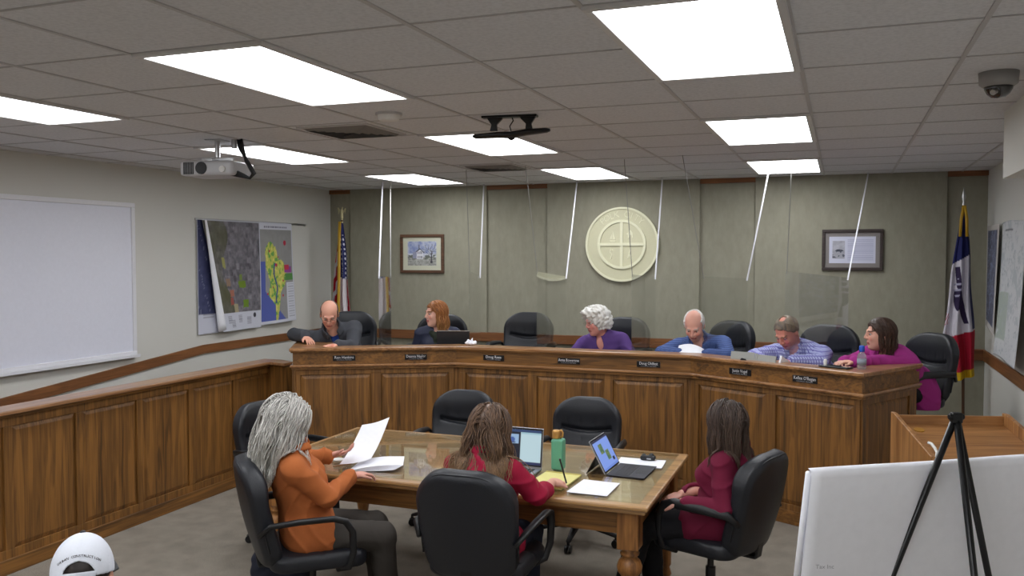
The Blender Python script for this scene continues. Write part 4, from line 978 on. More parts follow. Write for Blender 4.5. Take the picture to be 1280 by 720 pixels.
# paper held up
t = thing('held_sheet', 'white sheet of paper held up by the grey-haired woman', 'paper', (-2.62, 4.30, .80))
pts = {'bl': (-2.70, 4.27, .785), 'br': (-2.545, 4.36, .81), 'tr': (-2.62, 4.72, .985), 'tl': (-2.745, 4.60, .95)}
nx, ny = 10, 14; vv = []
for side in (0, 1):
    for j in range(ny):
        for i in range(nx):
            u, v = i / (nx - 1), j / (ny - 1)
            p = (Vector(pts['bl']) * (1 - u) + Vector(pts['br']) * u) * (1 - v) + (Vector(pts['tl']) * (1 - u) + Vector(pts['tr']) * u) * v
            p += Vector((0.0, -.004, -.022)) * math.sin(v * PI) + Vector((0, 0, -.008)) * math.sin(u * PI)
            vv.append(p - Vector((-2.62, 4.30, .80)) + Vector((0, -.0008, .0006)) * side)
ff = [(j * nx + i, j * nx + i + 1, (j + 1) * nx + i + 1, (j + 1) * nx + i) for j in range(ny - 1) for i in range(nx - 1)]
n0 = nx * ny; ff += [tuple(c + n0 for c in f[::-1]) for f in list(ff)]
mesh_obj('sheet', vv, ff, M_paper, t, smooth=True)

# ------------------------------------------------------------------ lectern at right
lc = thing('lectern', 'oak lectern with a sloped top between raised sides, right of the dais', 'lectern', (.625, 4.89, 0), R(16.6))
# local: back edge at +y .26, front -y .26, half width .30
for s in (-1, 1):
    bm = bmesh.new(); x0, x1 = (s * .30, s * .278) if s < 0 else (s * .278, s * .30)
    prism(bm, [(-.27, .03), (.27, .03), (.27, 1.15), (.23, 1.15), (-.27, 1.03)], x0, x1, Matrix(((0, 0, 1, 0), (1, 0, 0, 0), (0, 1, 0, 0), (0, 0, 0, 1)))); bm_obj('side_panel', bm, M_lect, lc, bevel=.003)
bm = bmesh.new(); box(bm, -.278, .278, .248, .268, .03, 1.135); bm_obj('front_panel', bm, M_lectx, lc, bevel=.002)
bm = bmesh.new(); box(bm, -.277, .277, -.27, .247, -.02, 0, M4((0, 0, 1.035), rx=R(12.5))); bm_obj('sloped_top', bm, M_lectx, lc, bevel=.002)
bm = bmesh.new(); cyl(bm, (-.19, .17, .0), (-.19, .17, .004), .026, n=20); bm.transform(M4((0, 0, 1.035), rx=R(12.5))); bm_obj('cable_grommet', bm, plain('brass_grommet', srgb(176, 128, 50), rough=.4), lc)
bm = bmesh.new(); box(bm, -.277, .277, -.24, .247, .70, .72); bm_obj('shelf', bm, M_lectx, lc)
bm = bmesh.new(); box(bm, -.31, .31, -.28, .28, 0, .05); bm_obj('plinth', bm, M_lectx, lc, bevel=.004)
bm = bmesh.new(); tube(bm, [(-.27, -.16, 1.075), (-.265, -.185, 1.075), (-.262, -.215, 1.062), (-.265, -.25, 1.048), (-.28, -.277, 1.01)], .0075, n=8); bm_obj('white_cable', bm, M_white, lc, smooth=True)

# ------------------------------------------------------------------ easel with a large pad, seen from behind
APX = Vector((.275, 2.41, 1.597))
def off(lat, fwd, z): return Vector((.275 + .934 * lat - .357 * fwd, 2.41 + .357 * lat + .934 * fwd, z))
es = thing('easel', 'black metal tripod easel in front of the large white pad', 'easel', (APX.x, APX.y, 0))
Lc = lambda v: Vector(v) - Vector((APX.x, APX.y, 0))
for q, r in ((off(-.385, .36, .008), .0085), (off(.52, .36, .008), .0085), (off(.10, -.22, .008), .0085)):
    bm = bmesh.new(); a = Lc(APX + (q - APX).normalized() * .004); b = Lc(q); cyl(bm, a, b, r, r, n=12); lg = bm_obj('leg', bm, M_metalblk, es, smooth=True)
    bm = bmesh.new(); cyl(bm, Lc(q) - Vector((0, 0, .008)), Lc(q) + Vector((0, 0, .02)), .013, .011, n=12); bm_obj('rubber_foot', bm, M_plastic, lg)
bm = bmesh.new(); box(bm, -.013, .013, -.010, .010, -.02, .006, M4(Lc(APX), rz=R(21))); cyl(bm, Lc(APX) + Vector((-.018, -.006, -.005)), Lc(APX) + Vector((.018, .008, -.005)), .008); bm_obj('head_bracket', bm, M_metalblk, es, bevel=.003)
z0 = .80; fr = (1.597 - z0) / 1.597
for s in (-1, 1):
    qq = off(-.385 * fr if s < 0 else .52 * fr, .36 * fr, z0); bm = bmesh.new(); cyl(bm, Lc(qq), Lc(qq) + Vector((-.357, .934, 0)) * .09, .007, n=10); bm_obj('support_peg', bm, M_metalblk, es)
# pad: board leaning on the front legs, big white sheet folded over its top edge
pd = thing('display_pad', 'large white paper sheet folded over a board on the easel, lower right', 'paper pad', (APX.x, APX.y, 0))
tilt = .36 / 1.597
zt, zb = 1.461, .82
def bp(lat, z, o): # point on board: lateral, height, offset away from camera
    return Lc(off(lat, (1.597 - z) * tilt + .035 + o + lat * .24, z))
def board(name, l0, l1, za, zb_, o0, o1, mat, dz=0):
    bm = bmesh.new(); v = [bp(l, z, o) for z in (za, zb_) for o in (o0, o1) for l in (l0, l1)]
    vs = [bm.verts.new(p) for p in v]
    for f in ((0, 2, 3, 1), (4, 5, 7, 6), (0, 1, 5, 4), (2, 6, 7, 3), (0, 4, 6, 2), (1, 3, 7, 5)): bm.faces.new([vs[i] for i in f])
    return bm_obj(name, bm, mat, pd)
board('backing_board', -.33, .50, zb, zt - .01, .012, .018, plain('grey_board', srgb(160, 160, 164), rough=.8))
bm = bmesh.new(); prof = [(zt - .65, -.004), (zt - .35, -.006), (zt - .12, -.008), (zt - .02, -.010), (zt - .004, -.006), (zt + .003, .004), (zt + .002, .018), (zt - .012, .030), (zt - .05, .034), (zt - .3, .030), (zt - .60, .026)]
n = 28; rows = []
for (z, o) in prof:
    row = []
    for i in range(n + 1):
        u = i / n; lat = -.372 + .90 * u; d = -.010 if o < .005 and z < zt - .1 else 0
        oo = o + .003 * math.sin(u * 11 + z * 9) + d * math.sin(u * PI) ; row.append(bm.verts.new(bp(lat + (0 if o < .02 else .012), z, oo)))
    rows.append(row)
for a, b in zip(rows[:-1], rows[1:]):
    for i in range(n): bm.faces.new((a[i], a[i + 1], b[i + 1], b[i]))
o = bm_obj('folded_sheet', bm, M_paper, pd, smooth=True); m = o.modifiers.new('s', 'SOLIDIFY'); m.thickness = .0015
bm = bmesh.new()
pr = [bp(-.425 + .0, zt - .006 - .0, .012)]
tube(bm, [bp(-.373, zt - .008, .010), bp(-.376, zt - .18, .012), bp(-.380, zt - .42, .012)], [.012, .013, .015], n=14, ra=.008, up=(1, 0, 0)); bm_obj('loose_edge_roll', bm, M_paper, pd, smooth=True)
text_mesh('handwriting', 'Tax Inc', .016, plain('pencil_grey', srgb(176, 176, 186), rough=.8), Matrix.Translation(bp(-.315, 1.20, -.022)) @ Matrix.Rotation(R(22), 4, 'Z') @ Matrix.Rotation(R(97), 4, 'X'), pd, ext=.0002)

# ------------------------------------------------------------------ things on the dais worktop
DZ = 1.141
t = thing('laptop', 'dark laptop with a pale top edge in front of the red-haired woman', 'laptop', (-3.33, 7.215, DZ + .002), R(20))
bm = bmesh.new(); box(bm, -.155, .155, 0, .21, 0, .014); bm_obj('keyboard_deck', bm, M_plastic, t, bevel=.003)
bm = bmesh.new(); box(bm, -.155, .155, -.006, 0, 0, .145, M4((0, 0, .012), rx=R(10))); bm_obj('screen_lid', bm, M_dark, t, bevel=.002)
bm = bmesh.new(); box(bm, -.150, .150, -.0064, .0004, .143, .149, M4((0, 0, .012), rx=R(10))); bm_obj('lid_edge', bm, M_chrome, t)
t = thing('tissue', 'crumpled white tissue beside the dark laptop of the red-haired woman', 'tissue', (-3.10, 7.08, 1.186))
F = Field((-.09, -.06, -.01), (.09, .06, .09), .005); F.add(ell((0, 0, .018), (.055, .035, .018)), k=0); F.add(sph((-.02, 0, .035), .016), k=.012); F.add(cone((.01, 0, .03), (.015, 0, .058), .014, .006), k=.01); F.add(sph((.035, .01, .025), .015), k=.01)
F.disp(lambda X, Y, Z: .004 * np.sin(X * 190 + Z * 80) * np.sin(Z * 160 + Y * 140)); F.obj('crumpled_paper', M_paper, t)
t = thing('curved_paper', 'curling white sheet of paper below the chin of the balding man in blue', 'paper', (-1.16, 7.13, DZ))
nx, ny = 14, 10; vv = []
for side in (0, 1):
    for j in range(ny):
        for i in range(nx):
            u, v = i / (nx - 1), j / (ny - 1); x = -.115 + .23 * u; vv.append((x, .02 + .15 * v - .002 * side, .085 * v ** .7 + .022 * math.sin(u * PI) * v + .001 * side - .035 * u * u * v + .004))
ff = [(j * nx + i, j * nx + i + 1, (j + 1) * nx + i + 1, (j + 1) * nx + i) for j in range(ny - 1) for i in range(nx - 1)]
n0 = nx * ny; ff += [tuple(c + n0 for c in f[::-1]) for f in list(ff)]; mesh_obj('sheet', vv, ff, M_paper, t, smooth=True)
t = thing('grey_folder', 'pale grey open binder standing in front of the man in the checked shirt', 'binder', (-.61, 6.83, DZ), R(-24))
M_fold = plain('pale_grey_card', srgb(158, 160, 156), rough=.6)
bm = bmesh.new(); box(bm, -.20, -.01, -.003, .003, 0, .105, M4((0, 0, 0), rx=R(-12), rz=R(8))); bm_obj('left_cover', bm, M_fold, t)
bm = bmesh.new(); box(bm, .01, .18, -.003, .003, 0, .095, M4((0, 0, 0), rx=R(-16), rz=R(-10))); bm_obj('right_cover', bm, M_fold, t)
bm = bmesh.new(); box(bm, -.01, .01, -.003, .003, 0, .10, M4((0, 0, 0), rx=R(-14))); bm_obj('spine', bm, M_fold, t)
bm = bmesh.new(); prism(bm, [(-.14, 0), (-.02, 0), (-.06, .055), (-.09, .06)], .0, .01, M4((0, -.035, 0), rx=R(90))); bm_obj('dark_flap', bm, M_dark, t)
bm = bmesh.new(); box(bm, .19, .205, -.01, .12, 0, .10, M4(rx=R(-25))); bm_obj('white_page_edge', bm, M_paper, t)
t = thing('white_marker', 'small upright white marker on the dais between the checked-shirt man and the woman in magenta', 'marker', (-.10, 6.68, DZ))
bm = bmesh.new(); lathe(bm, [(.011, 0), (.012, .01), (.012, .085), (.009, .095)], n=14); bm_obj('barrel', bm, M_white, t, smooth=True)
bm = bmesh.new(); lathe(bm, [(.0125, 0), (.0128, .02)], n=14); bm_obj('cap_ring', bm, M_strapg, t)
t = thing('dark_tablet', 'flat dark tablet lying on the dais by the hand of the woman in magenta', 'tablet computer', (-.02, 6.60, 1.187), R(-27))
bm = bmesh.new(); box(bm, -.12, .10, -.045, .05, 0, .010); bm_obj('tablet_body', bm, M_plastic, t, bevel=.003)
bm = bmesh.new(); box(bm, -.11, .09, -.038, .043, .010, .0106); bm_obj('screen', bm, M_dome, t)
def mat_clear():
    m, nt, b = newmat('clear_bottle'); b.inputs['Base Color'].default_value = (.75, .8, .84, 1); b.inputs['Roughness'].default_value = .08; b.inputs['Transmission Weight'].default_value = .8; b.inputs['IOR'].default_value = 1.2; return m
t = thing('water_bottle', 'clear plastic water bottle with a blue cap on the dais corner', 'bottle', (.145, 6.60, DZ))
bm = bmesh.new(); lathe(bm, [(.026, 0), (.031, .006), (.030, .04), (.031, .07), (.030, .10), (.031, .125), (.026, .145), (.014, .165), (.013, .175)], n=24); bm_obj('bottle_body', bm, mat_clear(), t, smooth=True)
bm = bmesh.new(); lathe(bm, [(.0314, .075), (.0314, .115)], n=24); bm_obj('label_band', bm, plain('bottle_label', srgb(150, 158, 172), rough=.5), t, smooth=True)
bm = bmesh.new(); lathe(bm, [(.018, .168), (.019, .172), (.019, .205), (.012, .212)], n=20); bm_obj('blue_cap', bm, plain('blue_cap', srgb(30, 84, 190), rough=.4), t, smooth=True)
# ================================================================== PEOPLE
def unit(v): v = P3(v); return v / np.linalg.norm(v)
def dirv(yaw, pitch=0): return np.array([math.cos(R(yaw)) * math.cos(R(pitch)), math.sin(R(yaw)) * math.cos(R(pitch)), -math.sin(R(pitch))])
def head_frame(yaw, pitch, roll=0):
    f = dirv(yaw, pitch); r = unit(np.cross(f, [0, 0, 1])); u = np.cross(r, f)
    if roll: c, s = math.cos(R(roll)), math.sin(R(roll)); r, u = r * c + u * s, u * c - r * s
    return np.stack([r, f, u], 1)
def head_prims(c, A, s=1.0, jaw=1.0):
    L = lambda *p: c + A @ (np.array(p) * s)
    out = [(ell(L(0, -.012, .030), np.array((.074, .094, .088)) * s, A), .02), (ell(L(0, .028, -.040), np.array((.058 * jaw, .062, .078)) * s, A), .03), (ell(L(0, .062, -.092), np.array((.026, .024, .020)) * s, A), .02),
           (cone(L(-.036, .082, .026), L(.036, .082, .026), .010 * s), .015), (cone(L(0, .090, .018), L(0, .108, -.020), .007 * s, .0095 * s), .010), (cone(L(-.009, .096, -.027), L(.009, .096, -.027), .008 * s), .008)]
    for sx in (-1, 1):
        out += [(sph(L(sx * .038, .066, -.022), .020 * s), .02), (ell(L(sx * .075, -.008, -.008), np.array((.009, .019, .031)) * s, A), .006)]
    out += [(cone(L(-.016, .088, -.053), L(.016, .088, -.053), .0065 * s), .006), (cone(L(-.013, .086, -.064), L(.013, .086, -.064), .007 * s), .006)]
    subs = [(sph(L(sx * .031, .101, .008), .017 * s), .012) for sx in (-1, 1)]
    return out, subs
def hand_prims(w, d, n, thumb, curl=.5, s=1.0):
    """w wrist, d direction of the hand, n palm normal (fingers curl towards it), thumb +-1 side"""
    w, d, n = P3(w), unit(d), P3(n); n = unit(n - d * (n @ d)); l = np.cross(d, n); A = np.stack([l, d, n], 1); out = []
    out.append((ell(w + d * .050 * s, np.array((.040, .050, .016)) * s, A), .012)); out.append((ell(w + d * .035 * s + l * thumb * .018 * s + n * .006, np.array((.018, .032, .014)) * s, A), .012))
    for i, (L, a) in enumerate(((.068, .0), (.078, .05), (.072, .1), (.056, .18))):
        k = (1.5 - i) * thumb; b = w + d * (.090 - .004 * abs(i - 1.2)) * s + l * k * .0215 * s; cc = curl * .55; dd = unit(d + l * k * .06)
        for seg_, fr in enumerate((.42, .32, .26)):
            c_, s_ = math.cos(cc), math.sin(cc); q = b + (dd * c_ + n * s_) * L * fr * s; out.append((cone(b, q, (.0088 - .0009 * seg_) * s, (.0080 - .0009 * seg_) * s), .003)); b = q; cc += curl * (.8 + a)
    b = w + d * .028 * s + l * thumb * .030 * s; dd = unit(d * .75 + l * thumb * .65 + n * .25); q = b + dd * .038 * s; out.append((cone(b, q, .0125 * s, .010 * s), .008))
    dd = unit(d * .95 + l * thumb * .15 + n * .30); out.append((cone(q, q + dd * .032 * s, .010 * s, .0078 * s), .004)); return out
def wrinkle(amp, f=1.0, seed=0):
    def fn(X, Y, Z):
        w = np.sin(X * 13 * f + seed) + np.sin(Y * 11 * f + 1.3 + seed) + .6 * np.sin(Z * 9 * f + seed * 2)
        a = 1 - np.abs(np.sin(Z * 26 * f + 1.5 * w + (X - Y) * 9)); b = 1 - np.abs(np.sin((X + Y) * 24 * f + 1.9 * np.sin(Z * 12 * f + seed) + w)); m = .5 + .5 * np.sin(X * 7 + Y * 9 + Z * 8 + seed)
        return -amp * (a ** 2.2 * m + b ** 2.2 * (1 - m)) * 1.6 + amp * .5
    return fn
def bounds(prims, pad=.05):
    lo = np.min([p[1] for p in prims], 0) - pad; hi = np.max([p[2] for p in prims], 0) + pad; return lo, hi
M_skin = attr_mat('skin', .5, .35); M_skin.node_tree.nodes['Principled BSDF'].inputs['Subsurface Weight'].default_value = .08
M_skin.node_tree.nodes['Principled BSDF'].inputs['Subsurface Radius'].default_value = (.01, .004, .002)
M_hair = attr_mat('hair', .45, .4)
M_eye = plain('eye_white', srgb(176, 166, 160), rough=.3); M_iris = plain('iris', srgb(44, 34, 30), rough=.2)
M_shoe = plain('black_shoe', srgb(22, 21, 22), rough=.4)
HEADS = {}
def human(lab, floor, hip, neck, head, yaw, pitch, heading, arms, knees, ankles, skin, brow, tops, pants, hs=1.0, shw=.185, h=.0065, build=1.0, group=None, women=False, roll=0, lips=(176, 100, 96), hands=True, jaw=1.0):
    hip, neck, head = P3(hip), P3(neck), P3(head); base = np.array([hip[0], hip[1], floor]); t = thing('person', lab, 'person', tuple(base), 0, group)
    hip, neck, head = hip - base, neck - base, head - base
    hd = dirv(heading); up = unit(neck - hip); lat = unit(np.cross(hd, up)); fw = np.cross(up, lat); B_ = np.stack([lat, fw, up], 1)     # lat = the person's right
    A = head_frame(yaw, pitch, roll); T = np.linalg.norm(neck - hip); b = build
    at = lambda f, x=0, y=0: hip + up * T * f + lat * x + fw * y
    sh = {'R': neck + lat * shw - up * .03 - fw * .0, 'L': neck - lat * shw - up * .03}
    torso = [(ell(at(.02), (.165 * b, .125 * b, .12), B_), .05), (ell(at(.32, 0, .01), (.145 * b, .115 * b, .16), B_), .06), (ell(at(.68, 0, .0), (.160 * b, .110 * b, .17), B_), .05), (cone(sh['R'] - lat * .03, sh['L'] + lat * .03, .052), .05), (cone(at(1.0, 0, -.01), at(.8, 0, -.03), .062, .085), .05)]
    if women: torso += [(ell(at(.64, sx * .075, .085), (.068, .062, .066), B_), .04) for sx in (-1, 1)]
    nk = [(cone(neck - up * .02, head + A @ np.array([0, -.028, -.065]), .058 if not women else .050, .050 if not women else .044), .03)]
    armp = []; sleeve = {}; wr = {}
    for s_ in 'RL':
        e_, w_, d_, n_ = arms[s_][:4]; e_, w_ = P3(e_) - base, P3(w_) - base; k = .9 if women else 1.0
        up_ = cone(sh[s_], e_, .050 * k * b ** .5, .040 * k); fo = cone(e_, w_, .039 * k, .026 * k); armp += [(up_, .03), (fo, .015)]; sleeve[s_] = (sh[s_], e_, w_); wr[s_] = w_
    legs = []; hj = {'R': hip + lat * .09 - up * .02, 'L': hip - lat * .09 - up * .02}; kn = {}; an = {}
    for i, s_ in enumerate('RL'):
        kn[s_], an[s_] = P3(knees[i]) - base, P3(ankles[i]) - base; legs += [(cone(hj[s_], kn[s_], .085 * b, .060), .04), (cone(kn[s_], an[s_], .056, .040), .02)]
    hp, subs = head_prims(head, A, hs, jaw); hnd = []
    for s_ in 'RL': 
        e_, w_, d_, n_ = arms[s_][:4]; c_ = arms[s_][4] if len(arms[s_]) > 4 else .5
        hnd += hand_prims(wr[s_], d_, n_, 1 if s_ == 'L' else -1, c_, .95 if women else 1.03)
    allp = torso + nk + armp + legs + hp + hnd + [(ell(an[s_] + hd * .05 + np.array([0, 0, -.035]), (.04, .1, .03), np.stack([lat, hd, [0, 0, 1]], 1)), .02) for s_ in 'RL']
    lo, hi = bounds([p for p, k in allp]); F = Field(lo, hi, h)
    for p, k in allp: F.add(p, k=k)
    for p, k in subs: F.add(p, k=k, sub=True)
    V, Q = F.mesh(); o = mesh_obj('body', V.tolist(), Q[:, ::-1].tolist(), M_skin, t, smooth=True)
    q = (V - head) @ A / hs; col = np.tile(np.array(skin, float), (len(V), 1))
    m = (np.abs(q[:, 0]) < .024) & (np.abs(q[:, 2] + .0585) < .0095) & (q[:, 1] > .07); col[m] = lips
    m = (np.abs(np.abs(q[:, 0]) - .031) < .018) & (np.abs(q[:, 2] - .030 + .12 * np.abs(np.abs(q[:, 0]) - .03)) < .0045) & (q[:, 1] > .05); col[m] = brow
    m = (np.hypot(np.abs(q[:, 0]) - .040, q[:, 2] + .025) < .016) & (q[:, 1] > .05); col[m] = col[m] * [1.02, .93, .92]
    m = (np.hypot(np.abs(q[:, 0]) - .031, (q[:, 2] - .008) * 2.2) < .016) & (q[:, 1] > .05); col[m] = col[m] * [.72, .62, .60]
    set_col(o.data, lin(col))
    for sx in (-1, 1):
        c = head + A @ (np.array([sx * .031, .0735, .006]) * hs); bm = bmesh.new(); bmesh.ops.create_icosphere(bm, subdivisions=2, radius=.0112 * hs, matrix=Matrix.Translation(Vector(c))); e1 = bm_obj('eye', bm, M_eye, t, smooth=True)
        c2 = c + (A[:, 1] * .0062 - A[:, 2] * .002) * hs; bm = bmesh.new(); bmesh.ops.create_icosphere(bm, subdivisions=2, radius=.0066 * hs, matrix=Matrix.Translation(Vector(c2))); bm_obj('iris', bm, M_iris, e1, smooth=True)
    # clothes
    for g in tops:
        off, cuff = g.get('off', .012), g.get('cuff', 1.0); pr = list(torso)
        if g.get('sleeves', True):
            for s_ in 'RL':
                a, e_, w_ = sleeve[s_]; k = g.get('sl', 1.0) * (.9 if women else 1.0); pr += [(cone(a, e_, .049 * k * b ** .5, .041 * k), .02), (cone(e_, e_ + (w_ - e_) * cuff, .040 * k, .031 * k), .010)]
                if g.get('cuffroll'): q0 = e_ + (w_ - e_) * (cuff - .10); pr += [(cone(q0, e_ + (w_ - e_) * cuff, .036 * k, .036 * k), .003)]
        for s_ in 'RL':
            if g.get('skirt', .0): pr += [(cone(hj[s_] + fw * -.01, hj[s_] + (kn[s_] - hj[s_]) * g['skirt'], .095 * b, .088), .05)]
        pr += g.get('extra', lambda L: [])(lambda p: P3(p) - base)
        lo, hi = bounds([p for p, k in pr]); F = Field(lo - off, hi + off, h)
        for p, k in pr: F.add(p, k=k, off=off)
        F.disp(wrinkle(g.get('wr', .0045), g.get('wf', 1.0), g.get('seed', 0)))
        nq = neck + up * .035 + fw * .02
        if g.get('neck') == 'v': F.add(cone(nq, at(g.get('vd', .72) + .06, 0, .16), .058, .012), k=.008, sub=True)
        elif g.get('neck') == 'crew': F.add(sph(nq, .062), k=.01, sub=True)
        elif g.get('neck') == 'open': F.add(cone(nq, at(.15, 0, .17), .062, .055), k=.01, sub=True)
        hz = g.get('hem', None)
        if hz is not None: z_ = hz - base[2]; F.cut(lambda X, Y, Z: z_ - Z)
        if g.get('cutside') is not None: pass
        # collar
        if g.get('collar'):
            r_, hh = g['collar']; n_ = 18; prev = None
            for i in range(n_ + 1):
                a = 2 * PI * i / n_ + PI / 2; gap = g.get('gap', .35)
                if abs(math.atan2(math.sin(a - PI / 2), math.cos(a - PI / 2))) < gap: prev = None; continue
                front = .5 + .5 * math.sin(a); p = neck + up * (.066 - .036 * front) + lat * math.cos(a) * .086 + fw * (math.sin(a) * .094 + .026); p2 = p + up * hh * (1 - .3 * front) - (lat * math.cos(a) + fw * math.sin(a)) * .006
                if prev is not None: F.add(cone((prev[0] + p) / 2, (prev[1] + p2) / 2, r_ * 1.5, r_), k=.008)
                F.add(cone(p, p2, r_ * 1.6, r_ * 1.2), k=.008); prev = (p, p2)
            if g.get('lapel'):
                for sx in (-1, 1): F.add(cone(neck + lat * sx * .06 + fw * .075 - up * .02, at(.62, sx * .028, .135), .014, .010), k=.008); F.add(cone(neck + lat * sx * .075 + fw * .075 - up * .04, at(.74, sx * .055, .135), .012, .008), k=.008)
        go = F.obj(g['name'], g['mat'], t)
        if g.get('label'): go['label'] = g['label']
    pr = [(ell(hip + up * .01, (.172 * b, .132 * b, .115), B_), .05)]
    for s_ in 'RL': pr += [(cone(hj[s_], kn[s_], .092 * b, .070), .05), (cone(kn[s_], an[s_] + np.array([0, 0, .02]), .066, .055), .02)]
    lo, hi = bounds([p for p, k in pr]); F = Field(lo, hi, h * 1.2)
    for p, k in pr: F.add(p, k=k, off=.006)
    F.disp(wrinkle(.003, .8, 2)); F.obj('trousers', pants, t)
    for s_ in 'RL':
        a = an[s_]; F = Field(a - .2, a + .2, h); FA = np.stack([np.cross(hd, [0, 0, 1]), hd, [0, 0, 1]], 1)
        F.add(ell(a + hd * .055 + np.array([0, 0, -.030]), (.045, .135, .036), FA), k=.01); F.add(cone(a + np.array([0, 0, -.02]), a + np.array([0, 0, .02]), .050, .046), k=.03); zf = .004 if True else 0
        F.cut(lambda X, Y, Z: zf - Z); F.obj('shoe', M_shoe, t)
    return t, dict(base=base, head=head, A=A, hs=hs, neck=neck, up=up, lat=lat, fw=fw, torso=[p for p, k in torso] + [p for p, k in armp], at=at, h=h)
def gen_hair(t, I, cols, off=.012, hl=(.048, .035), slope=(.75, -.66), zcut=-.09, extra=(), seed=0, noise=.004, nf=60, strands=None, bald=None, name='hair'):
    """hair = shell over the skull (+ lobes) and, for long hair, locks that fall over the shoulders"""
    c, A, s = I['head'], I['A'], I['hs']; L = lambda *p: c + A @ (np.array(p) * s)
    pr = [(ell(L(0, -.012, .030), np.array((.074, .094, .088)) * s, A), .02)] + [(e(L, A, s), .02) for e in extra]
    lo, hi = bounds([p for p, k in pr], .05); F = Field(lo, hi, .005)
    for p, k in pr: F.add(p, k=k, off=off)
    def cut(X, Y, Z):
        x, y, z = X - c[0], Y - c[1], Z - c[2]; lx = (A[0, 0] * x + A[1, 0] * y + A[2, 0] * z) / s; ly = (A[0, 1] * x + A[1, 1] * y + A[2, 1] * z) / s; lz = (A[0, 2] * x + A[1, 2] * y + A[2, 2] * z) / s
        d = slope[0] * (ly - hl[0]) + slope[1] * (lz - hl[1]); d = np.maximum(d, zcut - lz)
        if bald is not None: d = np.maximum(d, bald(lx, ly, lz))
        return (d + .006 * np.sin(lx * 160 + 2 * np.sin(lz * 90)) * np.sin(lz * 130 + lx * 60)) * s
    F.cut(cut); r_ = np.random.default_rng(seed)
    F.disp(lambda X, Y, Z: noise * (np.sin(X * nf + 3 * np.sin(Z * nf * .5)) * np.sin(Y * nf * 1.1 + 2 * np.sin(X * nf * .6)) * np.sin(Z * nf * .9 + 1)))
    V, Q = F.mesh(); faces = Q[:, ::-1].tolist(); cols = np.array(cols, float)
    nz = val_noise((V[:, 0] + V[:, 1]) * 120 + 50, (V[:, 2]) * 12 + 40, seed); C = cols[0] + (cols[-1] - cols[0]) * np.clip(nz * 1.4 - .2, 0, 1)[:, None]
    if strands:
        n, ln, rr, part, wave = strands['n'], strands['len'], strands.get('r', .0035), strands.get('part', 0), strands.get('wave', .006); ns = 22
        th = r_.uniform(0, 2 * PI, n * 3); ph = np.arccos(r_.uniform(-.25, 1, n * 3)); P_ = np.stack([np.sin(ph) * np.cos(th), np.sin(ph) * np.sin(th), np.cos(ph)], 1) * np.array([.074, .094, .088]) + [0, -.012, .030]
        keep = slope[0] * (P_[:, 1] - hl[0]) + slope[1] * (P_[:, 2] - hl[1]) < -.004; P_ = P_[keep][:n]; n = len(P_)
        sg = np.sign(P_[:, 0] - part + 1e-6); v = np.stack([sg * .9, np.full(n, -.55), np.full(n, .25)], 1); v[P_[:, 1] < -.03] *= [.5, 1.6, 1]; layer = r_.uniform(.004, .014 * strands.get('vol', 1.0), n); ymax = strands.get('back', .03)
        lens = ln * r_.uniform(.78, 1.05, n); lens -= np.clip(P_[:, 1] + .02, 0, 1) * strands.get('frontcut', 0); step = lens / ns
        W = c + (P_ * s) @ A.T; vel = v @ A.T; vel /= np.linalg.norm(vel, axis=1)[:, None]; path = [W.copy()]; g = np.array([0, 0, -1.0]); drift = P3(strands.get('drift', (0, 0, 0)))
        ctr = c + A @ (np.array([0, -.012, .02]) * s); fc = c + A @ (np.array([0, .10, -.045]) * s)
        def field(X): 
            d = np.full(len(X), 9.0)
            for p in I['torso']: d = np.minimum(d, p[0](X[:, 0], X[:, 1], X[:, 2]) - .014)
            return d
        phs = r_.uniform(0, 6.28, n)
        for k in range(ns):
            w_ = min(1, .25 + k * .09); vel = vel * (1 - w_ * .5) + (g + drift) * w_ * .5; vel /= np.linalg.norm(vel, axis=1)[:, None]; X = path[-1] + vel * step[:, None]
            lc = (X - c) @ A / s; rel = lc - [0, -.012, .020]; e_ = np.array([.076, .096, .096]) + layer[:, None] * 1.0; kk = np.linalg.norm(rel / e_, axis=1); m = (kk < 1) | (lc[:, 2] > -.02); rel[m] = rel[m] / kk[m][:, None]; lc = rel + [0, -.012, .020]
            fr = lc - [0, .095, -.03]; er = np.array([.066, .075, .115]); kf = np.linalg.norm(fr / er, axis=1); m = kf < 1; sx = np.sign(lc[:, 0] - part * .0 + 1e-6); lc[m, 0] = sx[m] * np.sqrt(np.maximum(1 - (fr[m, 1] / er[1]) ** 2 - (fr[m, 2] / er[2]) ** 2, .05)) * er[0]
            m = lc[:, 2] < .035; lc[m, 1] = np.where(lc[m, 1] > ymax, lc[m, 1] + (ymax - lc[m, 1]) * .6, lc[m, 1]); X = c + (lc * s) @ A.T; d = field(X); m = d < layer * .6
            if m.any():
                Y = X[m]; g3 = np.stack([(field(Y + e3) - field(Y - e3)) for e3 in np.eye(3) * .004], 1); nn = np.linalg.norm(g3, axis=1)[:, None] + 1e-9; X[m] = Y + g3 / nn * (layer[m] * .6 - d[m])[:, None]
            X = X + (np.sin(phs + k * .55)[:, None] * wave * min(1, k / 8)) * I['lat'] * .3 + (np.cos(phs * 1.7 + k * .5)[:, None] * wave * min(1, k / 8)) * I['fw'] * .2
            vel = (X - path[-1]); vel /= np.linalg.norm(vel, axis=1)[:, None] + 1e-9; path.append(X)
        path = np.stack(path, 1); off_ = len(V); vs = []; cs = []; pick = cols[0] + (cols[-1] - cols[0]) * r_.uniform(0, 1, n)[:, None]
        tip = np.array(strands['tip'], float) if 'tip' in strands else None
